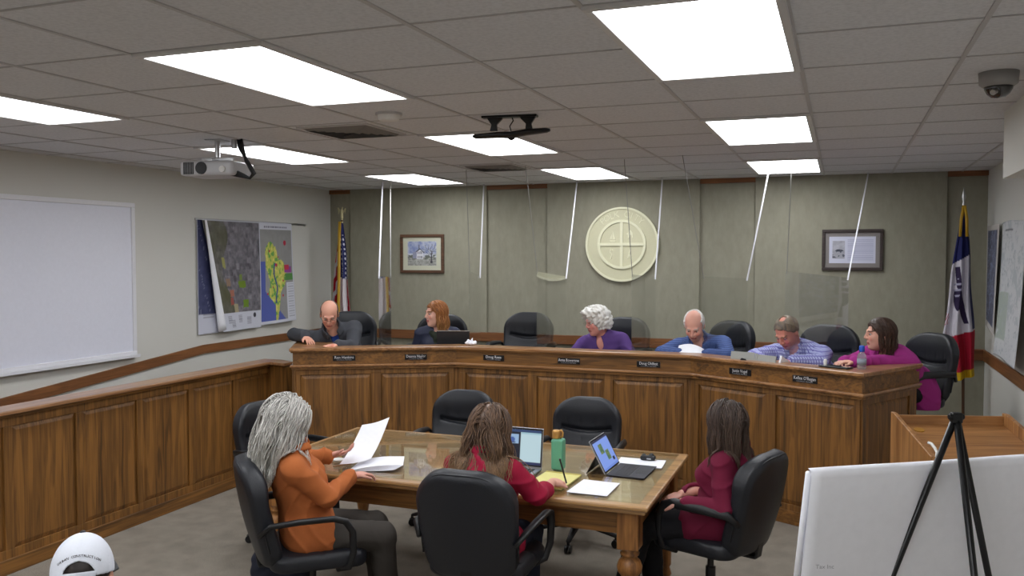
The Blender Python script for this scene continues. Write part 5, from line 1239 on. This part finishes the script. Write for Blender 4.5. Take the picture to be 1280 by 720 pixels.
        for i in range(n):
            for k in range(ns + 1):
                d = path[i, min(k + 1, ns)] - path[i, max(k - 1, 0)]; d /= np.linalg.norm(d) + 1e-9; a = np.cross(d, [.3, .9, .1]); a /= np.linalg.norm(a) + 1e-9; b = np.cross(d, a); r0 = rr * (1.0 - .75 * (k / ns) ** 3) * (.35 if k == 0 else 1)
                for q in range(3): an_ = 2 * PI * q / 3 + i; vs.append(path[i, k] + (a * math.cos(an_) + b * math.sin(an_)) * r0)
                cc = pick[i] if tip is None else pick[i] + (tip - pick[i]) * max(0, (k / ns - .35)) * 1.3 * (.4 + .6 * ((i * 7 % 10) / 10)); cs += [cc] * 3
            b0 = off_ + i * (ns + 1) * 3
            for k in range(ns):
                for q in range(3): a0 = b0 + k * 3; faces.append((a0 + q, a0 + (q + 1) % 3, a0 + 3 + (q + 1) % 3, a0 + 3 + q))
            faces.append((b0 + ns * 3, b0 + ns * 3 + 1, b0 + ns * 3 + 2))
        V = np.concatenate([V, np.array(vs)]); C = np.concatenate([C, np.array(cs)])
    o = mesh_obj(name, V.tolist(), faces, M_hair, t, smooth=True); set_col(o.data, lin(np.clip(C, 0, 255))); return o

def plaid(name, base, line, line2, f=60, w=.22):
    m, nt, b = newmat(name); tc = N(nt, 'ShaderNodeTexCoord'); sp = N(nt, 'ShaderNodeSeparateXYZ'); nt.links.new(tc.outputs['Object'], sp.inputs[0]); outs = []
    ad = N(nt, 'ShaderNodeMath', operation='ADD'); nt.links.new(sp.outputs[0], ad.inputs[0]); nt.links.new(sp.outputs[1], ad.inputs[1])
    for src in (ad.outputs[0], sp.outputs[2]):
        mu = N(nt, 'ShaderNodeMath', operation='MULTIPLY'); mu.inputs[1].default_value = f; nt.links.new(src, mu.inputs[0]); fr = N(nt, 'ShaderNodeMath', operation='FRACT'); nt.links.new(mu.outputs[0], fr.inputs[0]); lt = N(nt, 'ShaderNodeMath', operation='LESS_THAN'); lt.inputs[1].default_value = w; nt.links.new(fr.outputs[0], lt.inputs[0]); outs.append(lt.outputs[0])
    m1 = N(nt, 'ShaderNodeMix', data_type='RGBA'); m1.inputs[6].default_value = base; m1.inputs[7].default_value = line; nt.links.new(outs[0], m1.inputs[0])
    m2 = N(nt, 'ShaderNodeMix', data_type='RGBA'); m2.inputs[7].default_value = line2; nt.links.new(outs[1], m2.inputs[0]); nt.links.new(m1.outputs[2], m2.inputs[6]); nt.links.new(m2.outputs[2], b.inputs['Base Color']); b.inputs['Roughness'].default_value = .85; return m
cloth = lambda n, r, g, b, **k: plain(n, srgb(r, g, b), rough=k.pop('rough', .85), spec=.25, scale=k.pop('scale', 90), bump=.15, **k)
M_dpants = cloth('dark_trousers', 30, 30, 34)
M_jeans = cloth('jeans', 40, 46, 62)
def glasses(t, I, col):
    c, A, s = I['head'], I['A'], I['hs']; L = lambda *p: Vector(c + A @ (np.array(p) * s)); bm = bmesh.new()
    for sx in (-1, 1):
        tube(bm, [L(sx * .032 + .019 * math.cos(a), .103 - .05 * abs(.0), .006 + .014 * math.sin(a)) for a in [2 * PI * i / 12 for i in range(13)]], .0014, n=5); tube(bm, [L(sx * .051, .100, .009), L(sx * .078, .05, .008), L(sx * .082, -.01, .004)], .0014, n=5)
    tube(bm, [L(-.013, .106, .008), L(.013, .106, .008)], .0014, n=5); bm_obj('glasses', bm, plain('glasses_frame', col, rough=.3, metal=.5), t)
GP = 'people seated at the dais'; GT2 = 'people at the conference table'
SK1, SK2, SK3 = (222, 164, 142), (228, 176, 156), (206, 140, 122)

# --- 1: man in charcoal fleece
M_fleece = cloth('charcoal_fleece', 70, 72, 78)
t, I = human('balding man with glasses in a charcoal fleece, leaning on the left end of the dais', PLAT, (-4.47, 7.22, .99), (-4.43, 6.93, 1.285), (-4.395, 6.80, 1.448), -60, 34, -66,
  {'R': ((-4.81, 6.84, 1.245), (-4.575, 6.69, 1.245), (.72, -.45, -.30), (.1, -.2, -1), .55), 'L': ((-4.19, 6.87, 1.15), (-4.20, 6.62, 1.19), (-.5, -.8, 0), (0, 0, -1), .4)},
  [(-4.42, 6.78, .93), (-4.22, 6.86, .93)], [(-4.44, 6.80, PLAT + .08), (-4.24, 6.88, PLAT + .08)], SK1, (130, 100, 84),
  [dict(name='undershirt', mat=cloth('royal_blue_tee', 38, 66, 140), off=.008, sleeves=False, neck='crew', wr=.001), dict(name='fleece_jacket', mat=M_fleece, off=.017, neck='v', vd=.70, sl=1.1, cuff=.93, collar=(.010, .055), gap=.45, seed=1)], M_dpants, hs=1.06, shw=.19, h=.007, build=1.08, group=GP)
gen_hair(t, I, [(120, 96, 82), (84, 64, 54)], off=.006, noise=.0015, zcut=-.05, hl=(.03, .0), slope=(1, 0), bald=lambda x, y, z: z - (.060 - .4 * y), seed=3)
glasses(t, I, srgb(60, 60, 64))
bm = bmesh.new(); p = I['at'](.78, -.10, .152); Mx = Matrix([[*(-I['lat']), 0], [*I['up'], 0], [*I['fw'], 0], [0, 0, 0, 1]]).transposed(); Mx.translation = Vector(p)
for a in range(3): ring_ = [(math.cos(PI * (.5 + .5 * i / 6)) * (.022 - a * .006), math.sin(PI * (.5 + .5 * i / 6)) * (.022 - a * .006)) for i in range(7)] ; prism(bm, ring_ + [(x * .75, y * .75) for x, y in ring_[::-1]], .004, .009, Mx @ Matrix.Translation((.0, -.006, 0)))
box(bm, .003, .026, -.006, .014, .004, .009, Mx); bm_obj('chest_logo', bm, M_letter, t)

# --- 2: red-haired woman
M_puffer = cloth('navy_puffer', 50, 54, 74, rough=.5)
t, I = human('red-haired woman in a navy quilted jacket and dark green scarf, looking left', PLAT, (-3.66, 7.60, .97), (-3.63, 7.50, 1.255), (-3.62, 7.44, 1.43), -128, 2, -72,
  {'R': ((-3.84, 7.46, 1.06), (-3.68, 7.36, 1.04), (.6, -.3, 0), (0, 0, -1)), 'L': ((-3.42, 7.56, 1.06), (-3.50, 7.40, 1.04), (-.6, -.3, 0), (0, 0, -1))},
  [(-3.60, 7.12, .93), (-3.42, 7.18, .93)], [(-3.62, 7.15, PLAT + .08), (-3.44, 7.2, PLAT + .08)], SK2, (150, 104, 70),
  [dict(name='quilted_jacket', mat=M_puffer, off=.018, neck='v', vd=.8, sl=1.12, wr=.005, wf=.7, seed=4)], M_dpants, hs=1.04, shw=.165, h=.007, women=True, group=GP)
F = Field(I['neck'] - .2, I['neck'] + .2, .006)
for i in range(14):
    a = 2 * PI * i / 14; a2 = a + .5; p = I['neck'] + I['lat'] * math.cos(a) * .072 + I['fw'] * (math.sin(a) * .075 + .02) + I['up'] * (.02 + .012 * math.sin(a * 3)); q = I['neck'] + I['lat'] * math.cos(a2) * .075 + I['fw'] * (math.sin(a2) * .078 + .025) + I['up'] * (.0 - .01 * math.sin(a)); F.add(cone(p, q, .026, .022), k=.012)
F.add(cone(I['at'](.95, .0, .09), I['at'](.55, .03, .13), .034, .03), k=.02); F.disp(wrinkle(.004, 1.4, 2)); F.obj('scarf', cloth('dark_green_scarf', 52, 58, 48), t)
gen_hair(t, I, [(186, 122, 68), (132, 80, 44)], off=.010, seed=5, strands=dict(n=520, len=.33, r=.0032, part=.02, wave=.010, tip=(214, 168, 104), frontcut=.2))

# --- 3: woman with curly white hair
M_purple = cloth('purple_sweater', 88, 62, 122)
t, I = human('woman with short curly white hair in a purple V-neck sweater, looking left', PLAT, (-2.01, 7.84, .97), (-2.045, 7.69, 1.225), (-2.075, 7.60, 1.388), -136, 14, -92,
  {'R': ((-2.33, 7.62, 1.05), (-2.14, 7.55, 1.04), (.8, -.2, 0), (0, 0, -1)), 'L': ((-1.74, 7.62, 1.05), (-1.90, 7.55, 1.04), (-.8, -.2, 0), (0, 0, -1))},
  [(-2.12, 7.36, .93), (-1.92, 7.36, .93)], [(-2.12, 7.38, PLAT + .08), (-1.92, 7.38, PLAT + .08)], (218, 150, 138), (200, 190, 184),
  [dict(name='sweater', mat=M_purple, off=.015, neck='v', vd=.82, sl=1.08, seed=2)], M_jeans, hs=1.05, shw=.185, h=.007, build=1.08, women=True, group=GP)
gen_hair(t, I, [(238, 237, 234), (200, 196, 188)], off=.030, noise=.014, nf=70, hl=(.085, .045), slope=(.85, -.5), zcut=-.075, seed=6, extra=[lambda L, A, s: ell(L(0, .03, .085), np.array((.065, .06, .03)) * s, A), lambda L, A, s: ell(L(0, -.06, -.01), np.array((.07, .05, .07)) * s, A)])
glasses(t, I, srgb(110, 90, 84))

# --- 4: balding man in blue
M_blue = plaid('blue_fine_check', srgb(66, 88, 142), srgb(84, 106, 160), srgb(50, 70, 122), f=70, w=.4)
t, I = human('balding man in an open blue checked shirt, reading with his head bowed', PLAT, (-1.12, 7.76, .97), (-1.14, 7.53, 1.235), (-1.165, 7.41, 1.395), -92, 36, -88,
  {'R': ((-1.43, 7.36, 1.15), (-1.27, 7.24, 1.165), (.9, -.3, 0), (0, 0, -1)), 'L': ((-.88, 7.36, 1.15), (-1.03, 7.24, 1.165), (-.9, -.3, 0), (0, 0, -1))},
  [(-1.24, 7.26, .93), (-1.02, 7.26, .93)], [(-1.24, 7.28, PLAT + .08), (-1.02, 7.28, PLAT + .08)], (224, 168, 150), (190, 170, 160),
  [dict(name='black_undershirt', mat=cloth('black_tee', 20, 20, 24), off=.007, sleeves=False, neck='crew', wr=.001), dict(name='blue_shirt', mat=M_blue, off=.018, neck='v', vd=.70, sl=1.12, collar=(.009, .035), gap=.5, lapel=True, seed=7)], M_dpants, hs=1.07, shw=.195, h=.007, build=1.1, group=GP)
gen_hair(t, I, [(236, 233, 230), (196, 190, 186)], off=.009, noise=.002, zcut=-.055, hl=(.025, .0), slope=(1, 0), bald=lambda x, y, z: z - (.075 - .5 * y), seed=8)

# --- 5: man in checked shirt
M_check = plaid('lilac_white_check', srgb(176, 182, 224), srgb(96, 96, 164), srgb(120, 116, 184), f=38, w=.28)
t, I = human('man in a blue and white checked shirt bending over a binder at the dais', PLAT, (-.20, 7.58, .97), (-.32, 7.36, 1.215), (-.40, 7.26, 1.372), -124, 38, -116,
  {'R': ((-.66, 7.30, 1.16), (-.60, 7.10, 1.17), (.5, -.6, 0), (0, 0, -1)), 'L': ((-.14, 7.10, 1.16), (-.34, 7.02, 1.17), (-.8, -.1, 0), (0, 0, -1))},
  [(-.42, 7.14, .93), (-.24, 7.06, .93)], [(-.42, 7.16, PLAT + .08), (-.24, 7.08, PLAT + .08)], (216, 146, 128), (150, 116, 90),
  [dict(name='checked_shirt', mat=M_check, off=.020, neck='v', vd=.84, sl=1.07, collar=(.009, .035), gap=.40, seed=3)], M_dpants, hs=1.08, shw=.20, h=.007, build=1.22, group=GP, jaw=1.08)
gen_hair(t, I, [(150, 126, 100), (98, 90, 84)], off=.009, noise=.004, zcut=-.05, hl=(.04, .05), slope=(.75, -.66), bald=lambda x, y, z: -(np.hypot(x, y + .01) - .035) if False else np.where(z > .08, .028 - np.hypot(x, y + .02), -1), seed=9)

# --- 6: woman in magenta
M_mag = cloth('magenta_blouse', 166, 52, 134)
t, I = human('brown-haired woman in a magenta blouse in profile, at the right end of the dais', PLAT, (.49, 7.44, .97), (.36, 7.25, 1.215), (.285, 7.18, 1.385), -166, 2, -134,
  {'R': ((.10, 7.26, 1.16), (.03, 7.00, 1.185), (-.2, -.9, 0), (0, 0, -1)), 'L': ((.27, 6.97, 1.195), (.10, 6.80, 1.210), (-.9, -.3, 0), (0, 0, -1))},
  [(.18, 7.20, .93), (.30, 7.04, .93)], [(.18, 7.22, PLAT + .08), (.30, 7.06, PLAT + .08)], (226, 172, 150), (90, 64, 52),
  [dict(name='blouse', mat=M_mag, off=.018, neck='v', vd=.92, sl=1.04, collar=(.009, .030), gap=.35, seed=5, wr=.004, hem=.80, extra=lambda W: [(cone(W((.56, 7.40, .98)), W((.60, 7.38, .84)), .12, .10), .06), (cone(W((.66, 7.36, .92)), W((.66, 7.36, .80)), .05, .04), .05)])], M_dpants, hs=1.05, shw=.19, h=.007, build=1.22, women=True, group=GP)
gen_hair(t, I, [(84, 62, 50), (52, 38, 32)], off=.012, seed=11, hl=(.055, .045), strands=dict(n=560, len=.27, r=.0033, part=0, wave=.006, tip=(104, 74, 54), frontcut=.1))
bm = bmesh.new(); bmesh.ops.create_icosphere(bm, subdivisions=2, radius=.009, matrix=Matrix.Translation(Vector(I['at'](.74, 0, .175)))); bm_obj('button', bm, M_letter, t, smooth=True)

# --- at the table: grey-haired woman in orange
M_orange = cloth('rust_orange_jacket', 176, 100, 54, rough=.9)
M_grey = cloth('dark_grey_trousers', 62, 58, 54)
t, I = human('woman with long grey hair in a rust orange jacket, holding up a sheet of paper', 0, (-2.64, 3.84, .555), (-2.685, 3.78, .945), (-2.70, 3.765, 1.118), 60, 20, 38,
  {'R': ((-2.455, 3.77, .745), (-2.472, 4.03, .800), (.45, .85, -.05), (0, -.1, -1), .55), 'L': ((-2.90, 4.10, .835), (-2.745, 4.25, .835), (.85, .45, .22), (.2, .3, 1), .45)},
  [(-2.27, 4.00, .50), (-2.40, 4.15, .50)], [(-2.27, 4.06, .09), (-2.42, 4.24, .09)], (214, 156, 140), (150, 130, 120),
  [dict(name='orange_jacket', mat=M_orange, off=.014, neck='v', vd=.72, sl=1.08, cuff=.86, cuffroll=True, hem=.46, skirt=.22, collar=(.008, .03), gap=.5, wr=.0065, wf=.9, seed=1)], M_grey, hs=1.02, shw=.175, h=.0055, women=True, group=GT2)
gen_hair(t, I, [(230, 227, 221), (164, 161, 157)], off=.016, noise=.003, seed=12, hl=(.055, .045), strands=dict(n=2000, len=.42, r=.0030, part=.01, wave=.016, tip=(226, 224, 214), vol=3.2, back=.105, drift=(-.24, -.14, 0)))

# --- crimson woman from behind
M_crim = cloth('crimson_blazer', 158, 26, 58)
t, I = human('woman with long brown hair in a crimson blazer, writing on a yellow pad', 0, (-1.665, 3.93, .565), (-1.665, 3.955, .955), (-1.655, 4.02, 1.105), 88, 24, 90,
  {'R': ((-1.40, 4.02, .80), (-1.405, 4.27, .800), (.12, 1, -.1), (-.2, 0, -1), 1.0), 'L': ((-1.87, 4.06, .78), (-1.78, 4.28, .80), (.4, .9, 0), (0, 0, -1), .5)},
  [(-1.57, 4.38, .50), (-1.76, 4.38, .50)], [(-1.56, 4.30, .09), (-1.77, 4.30, .09)], (222, 166, 146), (100, 74, 56),
  [dict(name='crimson_blazer', mat=M_crim, off=.013, neck='open', sl=1.1, cuff=.42, cuffroll=True, hem=.50, skirt=.25, wr=.0065, wf=.9, seed=6, collar=(.007, .028), gap=.5)], M_jeans, hs=1.02, shw=.155, h=.0055, women=True, group=GT2)
gen_hair(t, I, [(120, 92, 70), (78, 60, 50)], off=.014, noise=.003, seed=13, hl=(.055, .045), strands=dict(n=2200, len=.47, r=.0031, part=.0, wave=.022, tip=(186, 146, 100), vol=2.1, back=.06))
bm = bmesh.new()
for sx in (-1, 1): tube(bm, [I['head'] + I['A'] @ np.array([sx * (.033 + .02 * math.cos(a)), .060 - .012 * math.sin(a), .122 + .006 * math.cos(a)]) for a in [2 * PI * i / 10 for i in range(11)]], .0018, n=5)
bm_obj('glasses_on_head', bm, plain('rose_glasses', srgb(150, 90, 90), rough=.3), t)
t = thing('black_pen', 'black pen in the writing hand of the woman in crimson', 'pen', (-1.385, 4.395, .80))
bm = bmesh.new(); cyl(bm, (.012, .025, -.035), (-.012, -.012, .095), .0048, n=10); bm_obj('barrel', bm, M_plastic, t)
bm = bmesh.new(); cyl(bm, (-.012, -.012, .095), (-.0135, -.0145, .103), .0052, n=10); bm_obj('end_cap', bm, M_dark, t)

# --- burgundy woman
M_burg = cloth('burgundy_blazer', 110, 26, 54)
t, I = human('woman with long dark hair in a burgundy blazer, hands in her lap', 0, (-.60, 4.80, .555), (-.535, 4.79, .915), (-.572, 4.755, 1.08), 138, 4, 168,
  {'R': ((-.62, 5.02, .68), (-.82, 4.82, .655), (-.7, -.6, -.2), (0, 0, -1), .5), 'L': ((-.555, 4.545, .672), (-.78, 4.60, .672), (-.85, .35, -.28), (0, .1, -1), .45)},
  [(-1.02, 4.90, .49), (-1.02, 4.70, .49)], [(-1.0, 4.92, .09), (-1.12, 4.70, .09)], (218, 164, 148), (80, 60, 50),
  [dict(name='burgundy_blazer', mat=M_burg, off=.013, neck='open', sl=1.06, cuff=.86, hem=.42, skirt=.30, wr=.006, wf=.9, seed=9, collar=(.007, .028), gap=.5)], M_dpants, hs=1.02, shw=.168, h=.0055, women=True, group=GT2)
gen_hair(t, I, [(92, 76, 66), (58, 46, 42)], off=.012, noise=.003, seed=14, hl=(.06, .045), strands=dict(n=1300, len=.30, r=.0030, part=.02, wave=.005, tip=(112, 90, 74), vol=1.8, back=.07))

# --- seated man in a white cap, bottom left
place_chair(-1.96, 1.80, 0, 130, 'black office chair of the person in the white cap, below the photo edge', 'chairs below the photo edge')
CX, CY, CZ = -2.13, 1.94, 1.022
t, I = human('person in a white baseball cap, seen from behind at the bottom left corner', 0, (-1.98, 1.84, .555), (-2.06, 1.90, .87), (CX, CY, CZ), 131, 14, 130,
  {'R': ((-1.84, 2.06, .70), (-2.02, 2.22, .62), (-.7, .6, 0), (0, 0, -1)), 'L': ((-2.30, 1.72, .70), (-2.34, 1.98, .62), (-.2, .9, 0), (0, 0, -1))},
  [(-2.22, 2.25, .50), (-2.36, 2.12, .50)], [(-2.26, 2.3, .09), (-2.4, 2.18, .09)], (206, 152, 130), (70, 54, 46),
  [dict(name='grey_sweatshirt', mat=cloth('grey_sweatshirt', 92, 94, 100), off=.015, neck='crew', sl=1.1, seed=2)], M_jeans, hs=1.02, shw=.19, h=.007)
gen_hair(t, I, [(52, 44, 40), (34, 28, 26)], off=.004, noise=.0015, hl=(.03, .02), zcut=-.06, seed=15)
c, A, s = I['head'], I['A'], I['hs']; L = lambda *p: c + A @ (np.array(p) * s)
F = Field(c - .22, c + .22, .004)
F.add(ell(L(0, -.012, .022), np.array((.088, .108, .112)), A), k=0); F.add(ell(L(0, -.012, .018), np.array((.080, .100, .102)), A), k=.002, sub=True)
def capcut(X, Y, Z):
    x, y, z = X - c[0], Y - c[1], Z - c[2]; lx = A[0, 0] * x + A[1, 0] * y + A[2, 0] * z; ly = A[0, 1] * x + A[1, 1] * y + A[2, 1] * z; lz = A[0, 2] * x + A[1, 2] * y + A[2, 2] * z
    return np.maximum((.012 - lz), -np.maximum(np.hypot(lx, lz - .012) - .044, ly))
F.cut(capcut)
def seams(X, Y, Z):
    x, y, z = X - c[0], Y - c[1], Z - c[2]; lx = A[0, 0] * x + A[1, 0] * y + A[2, 0] * z; ly = A[0, 1] * x + A[1, 1] * y + A[2, 1] * z; a = np.arctan2(lx, ly + .012)
    return .0022 * np.exp(-(np.sin(a * 3) / .09) ** 2)
F.disp(seams)
CP = thing('baseball_cap', 'white baseball cap with a line of black lettering on the back, bottom left corner', 'cap', tuple(I['base']))
F.obj('cap_crown', plain('white_cap_cloth', srgb(226, 230, 240), rough=.8, scale=200, bump=.1), CP)
bm = bmesh.new(); n = 18; rows = []
for k in range(6):
    row = []
    for i in range(n + 1):
        a = R(-62 + 124 * i / n); r0 = 1 + k / 5 * .62 * math.cos(a) ** .6; row.append(bm.verts.new(L(.088 * math.sin(a) * (1 + .04 * k), -.012 + .106 * math.cos(a) * r0, .016 + .070 * k / 5 * math.cos(a) ** 2 - .012 * math.sin(a) ** 2 * (1 + k / 5))))
    rows.append(row)
for a_, b_ in zip(rows[:-1], rows[1:]):
    for i in range(n): bm.faces.new((a_[i], a_[i + 1], b_[i + 1], b_[i]))
o = bm_obj('brim', bm, M_dark, CP, smooth=True); m = o.modifiers.new('s', 'SOLIDIFY'); m.thickness = .004
bm = bmesh.new(); tube(bm, [L(.088 * math.sin(a), -.012 - .106 * math.cos(a), .017) for a in [R(-30 + 60 * i / 10) for i in range(11)]], .0018, n=6, ra=.009, up=A[:, 2]); bm_obj('adjuster_strap', bm, plain('cap_strap', srgb(214, 218, 228), rough=.7), CP)
bm = bmesh.new(); lathe(bm, [(.008, 0), (.009, .003), (.004, .007)], n=12); Mh = Matrix([[*A[:, 0], 0], [*A[:, 1], 0], [*A[:, 2], 0], [0, 0, 0, 1]]).transposed(); Mh.translation = Vector(L(0, -.012, .131)); bm.transform(Mh); bm_obj('top_button', bm, M_dark, CP)
txt = 'URBAN CONSTRUCTION'
for i, ch in enumerate(txt):
    if ch == ' ': continue
    a = (i - (len(txt) - 1) / 2) * .0068; ang = a / .088; el = .072 - 1.6 * a * a / .09 * .09 * 6.0
    zz = .072 - 5.5 * a * a; q = math.sqrt(max(1 - ((zz - .022) / .112) ** 2, .01)); x = .0885 * q * math.sin(ang * 1.05); y = -.012 - .1085 * q * math.cos(ang * 1.05)
    nrm = unit([x / .088 ** 2, (y + .012) / .108 ** 2, (zz - .022) / .112 ** 2]); rt = unit(np.cross([0, 0, 1], nrm)); upv = np.cross(nrm, rt)
    Mt = Matrix([[*(A @ rt), 0], [*(A @ upv), 0], [*(A @ nrm), 0], [0, 0, 0, 1]]).transposed(); Mt.translation = Vector(c + A @ (np.array([x, y, zz]) + nrm * .0015))
    text_mesh('letter', ch, .0105, M_plastic, Mt @ Matrix.Rotation(-a * 5, 4, 'Z'), CP, ext=.0004)
# ================================================================== CAMERA AND RENDER SETTINGS
cam = bpy.data.cameras.new('camera'); cam.sensor_width = 36; cam.lens = 36 * 1078.0 / 1280; cam.clip_start = .05
co = bpy.data.objects.new('camera', cam); COL.objects.link(co); co.location = (0, 0, 2.0); co.rotation_euler = (R(90 - 2.231), 0, R(20.90))
SC.camera = co
w = bpy.data.worlds.new('world'); SC.world = w; w.use_nodes = True
w.node_tree.nodes['Background'].inputs[0].default_value = (.5, .5, .52, 1); w.node_tree.nodes['Background'].inputs[1].default_value = 0.02
SC.view_settings.view_transform = 'Standard'; SC.view_settings.look = 'None'; SC.view_settings.gamma = 1; SC.view_settings.use_curve_mapping = False
SC.view_settings.exposure = 0.0
SC.cycles.max_bounces = 8; SC.cycles.diffuse_bounces = 5; SC.cycles.glossy_bounces = 4; SC.cycles.transparent_max_bounces = 16; SC.cycles.transmission_bounces = 6
SC.cycles.use_light_tree = True; SC.cycles.sample_clamp_indirect = 8
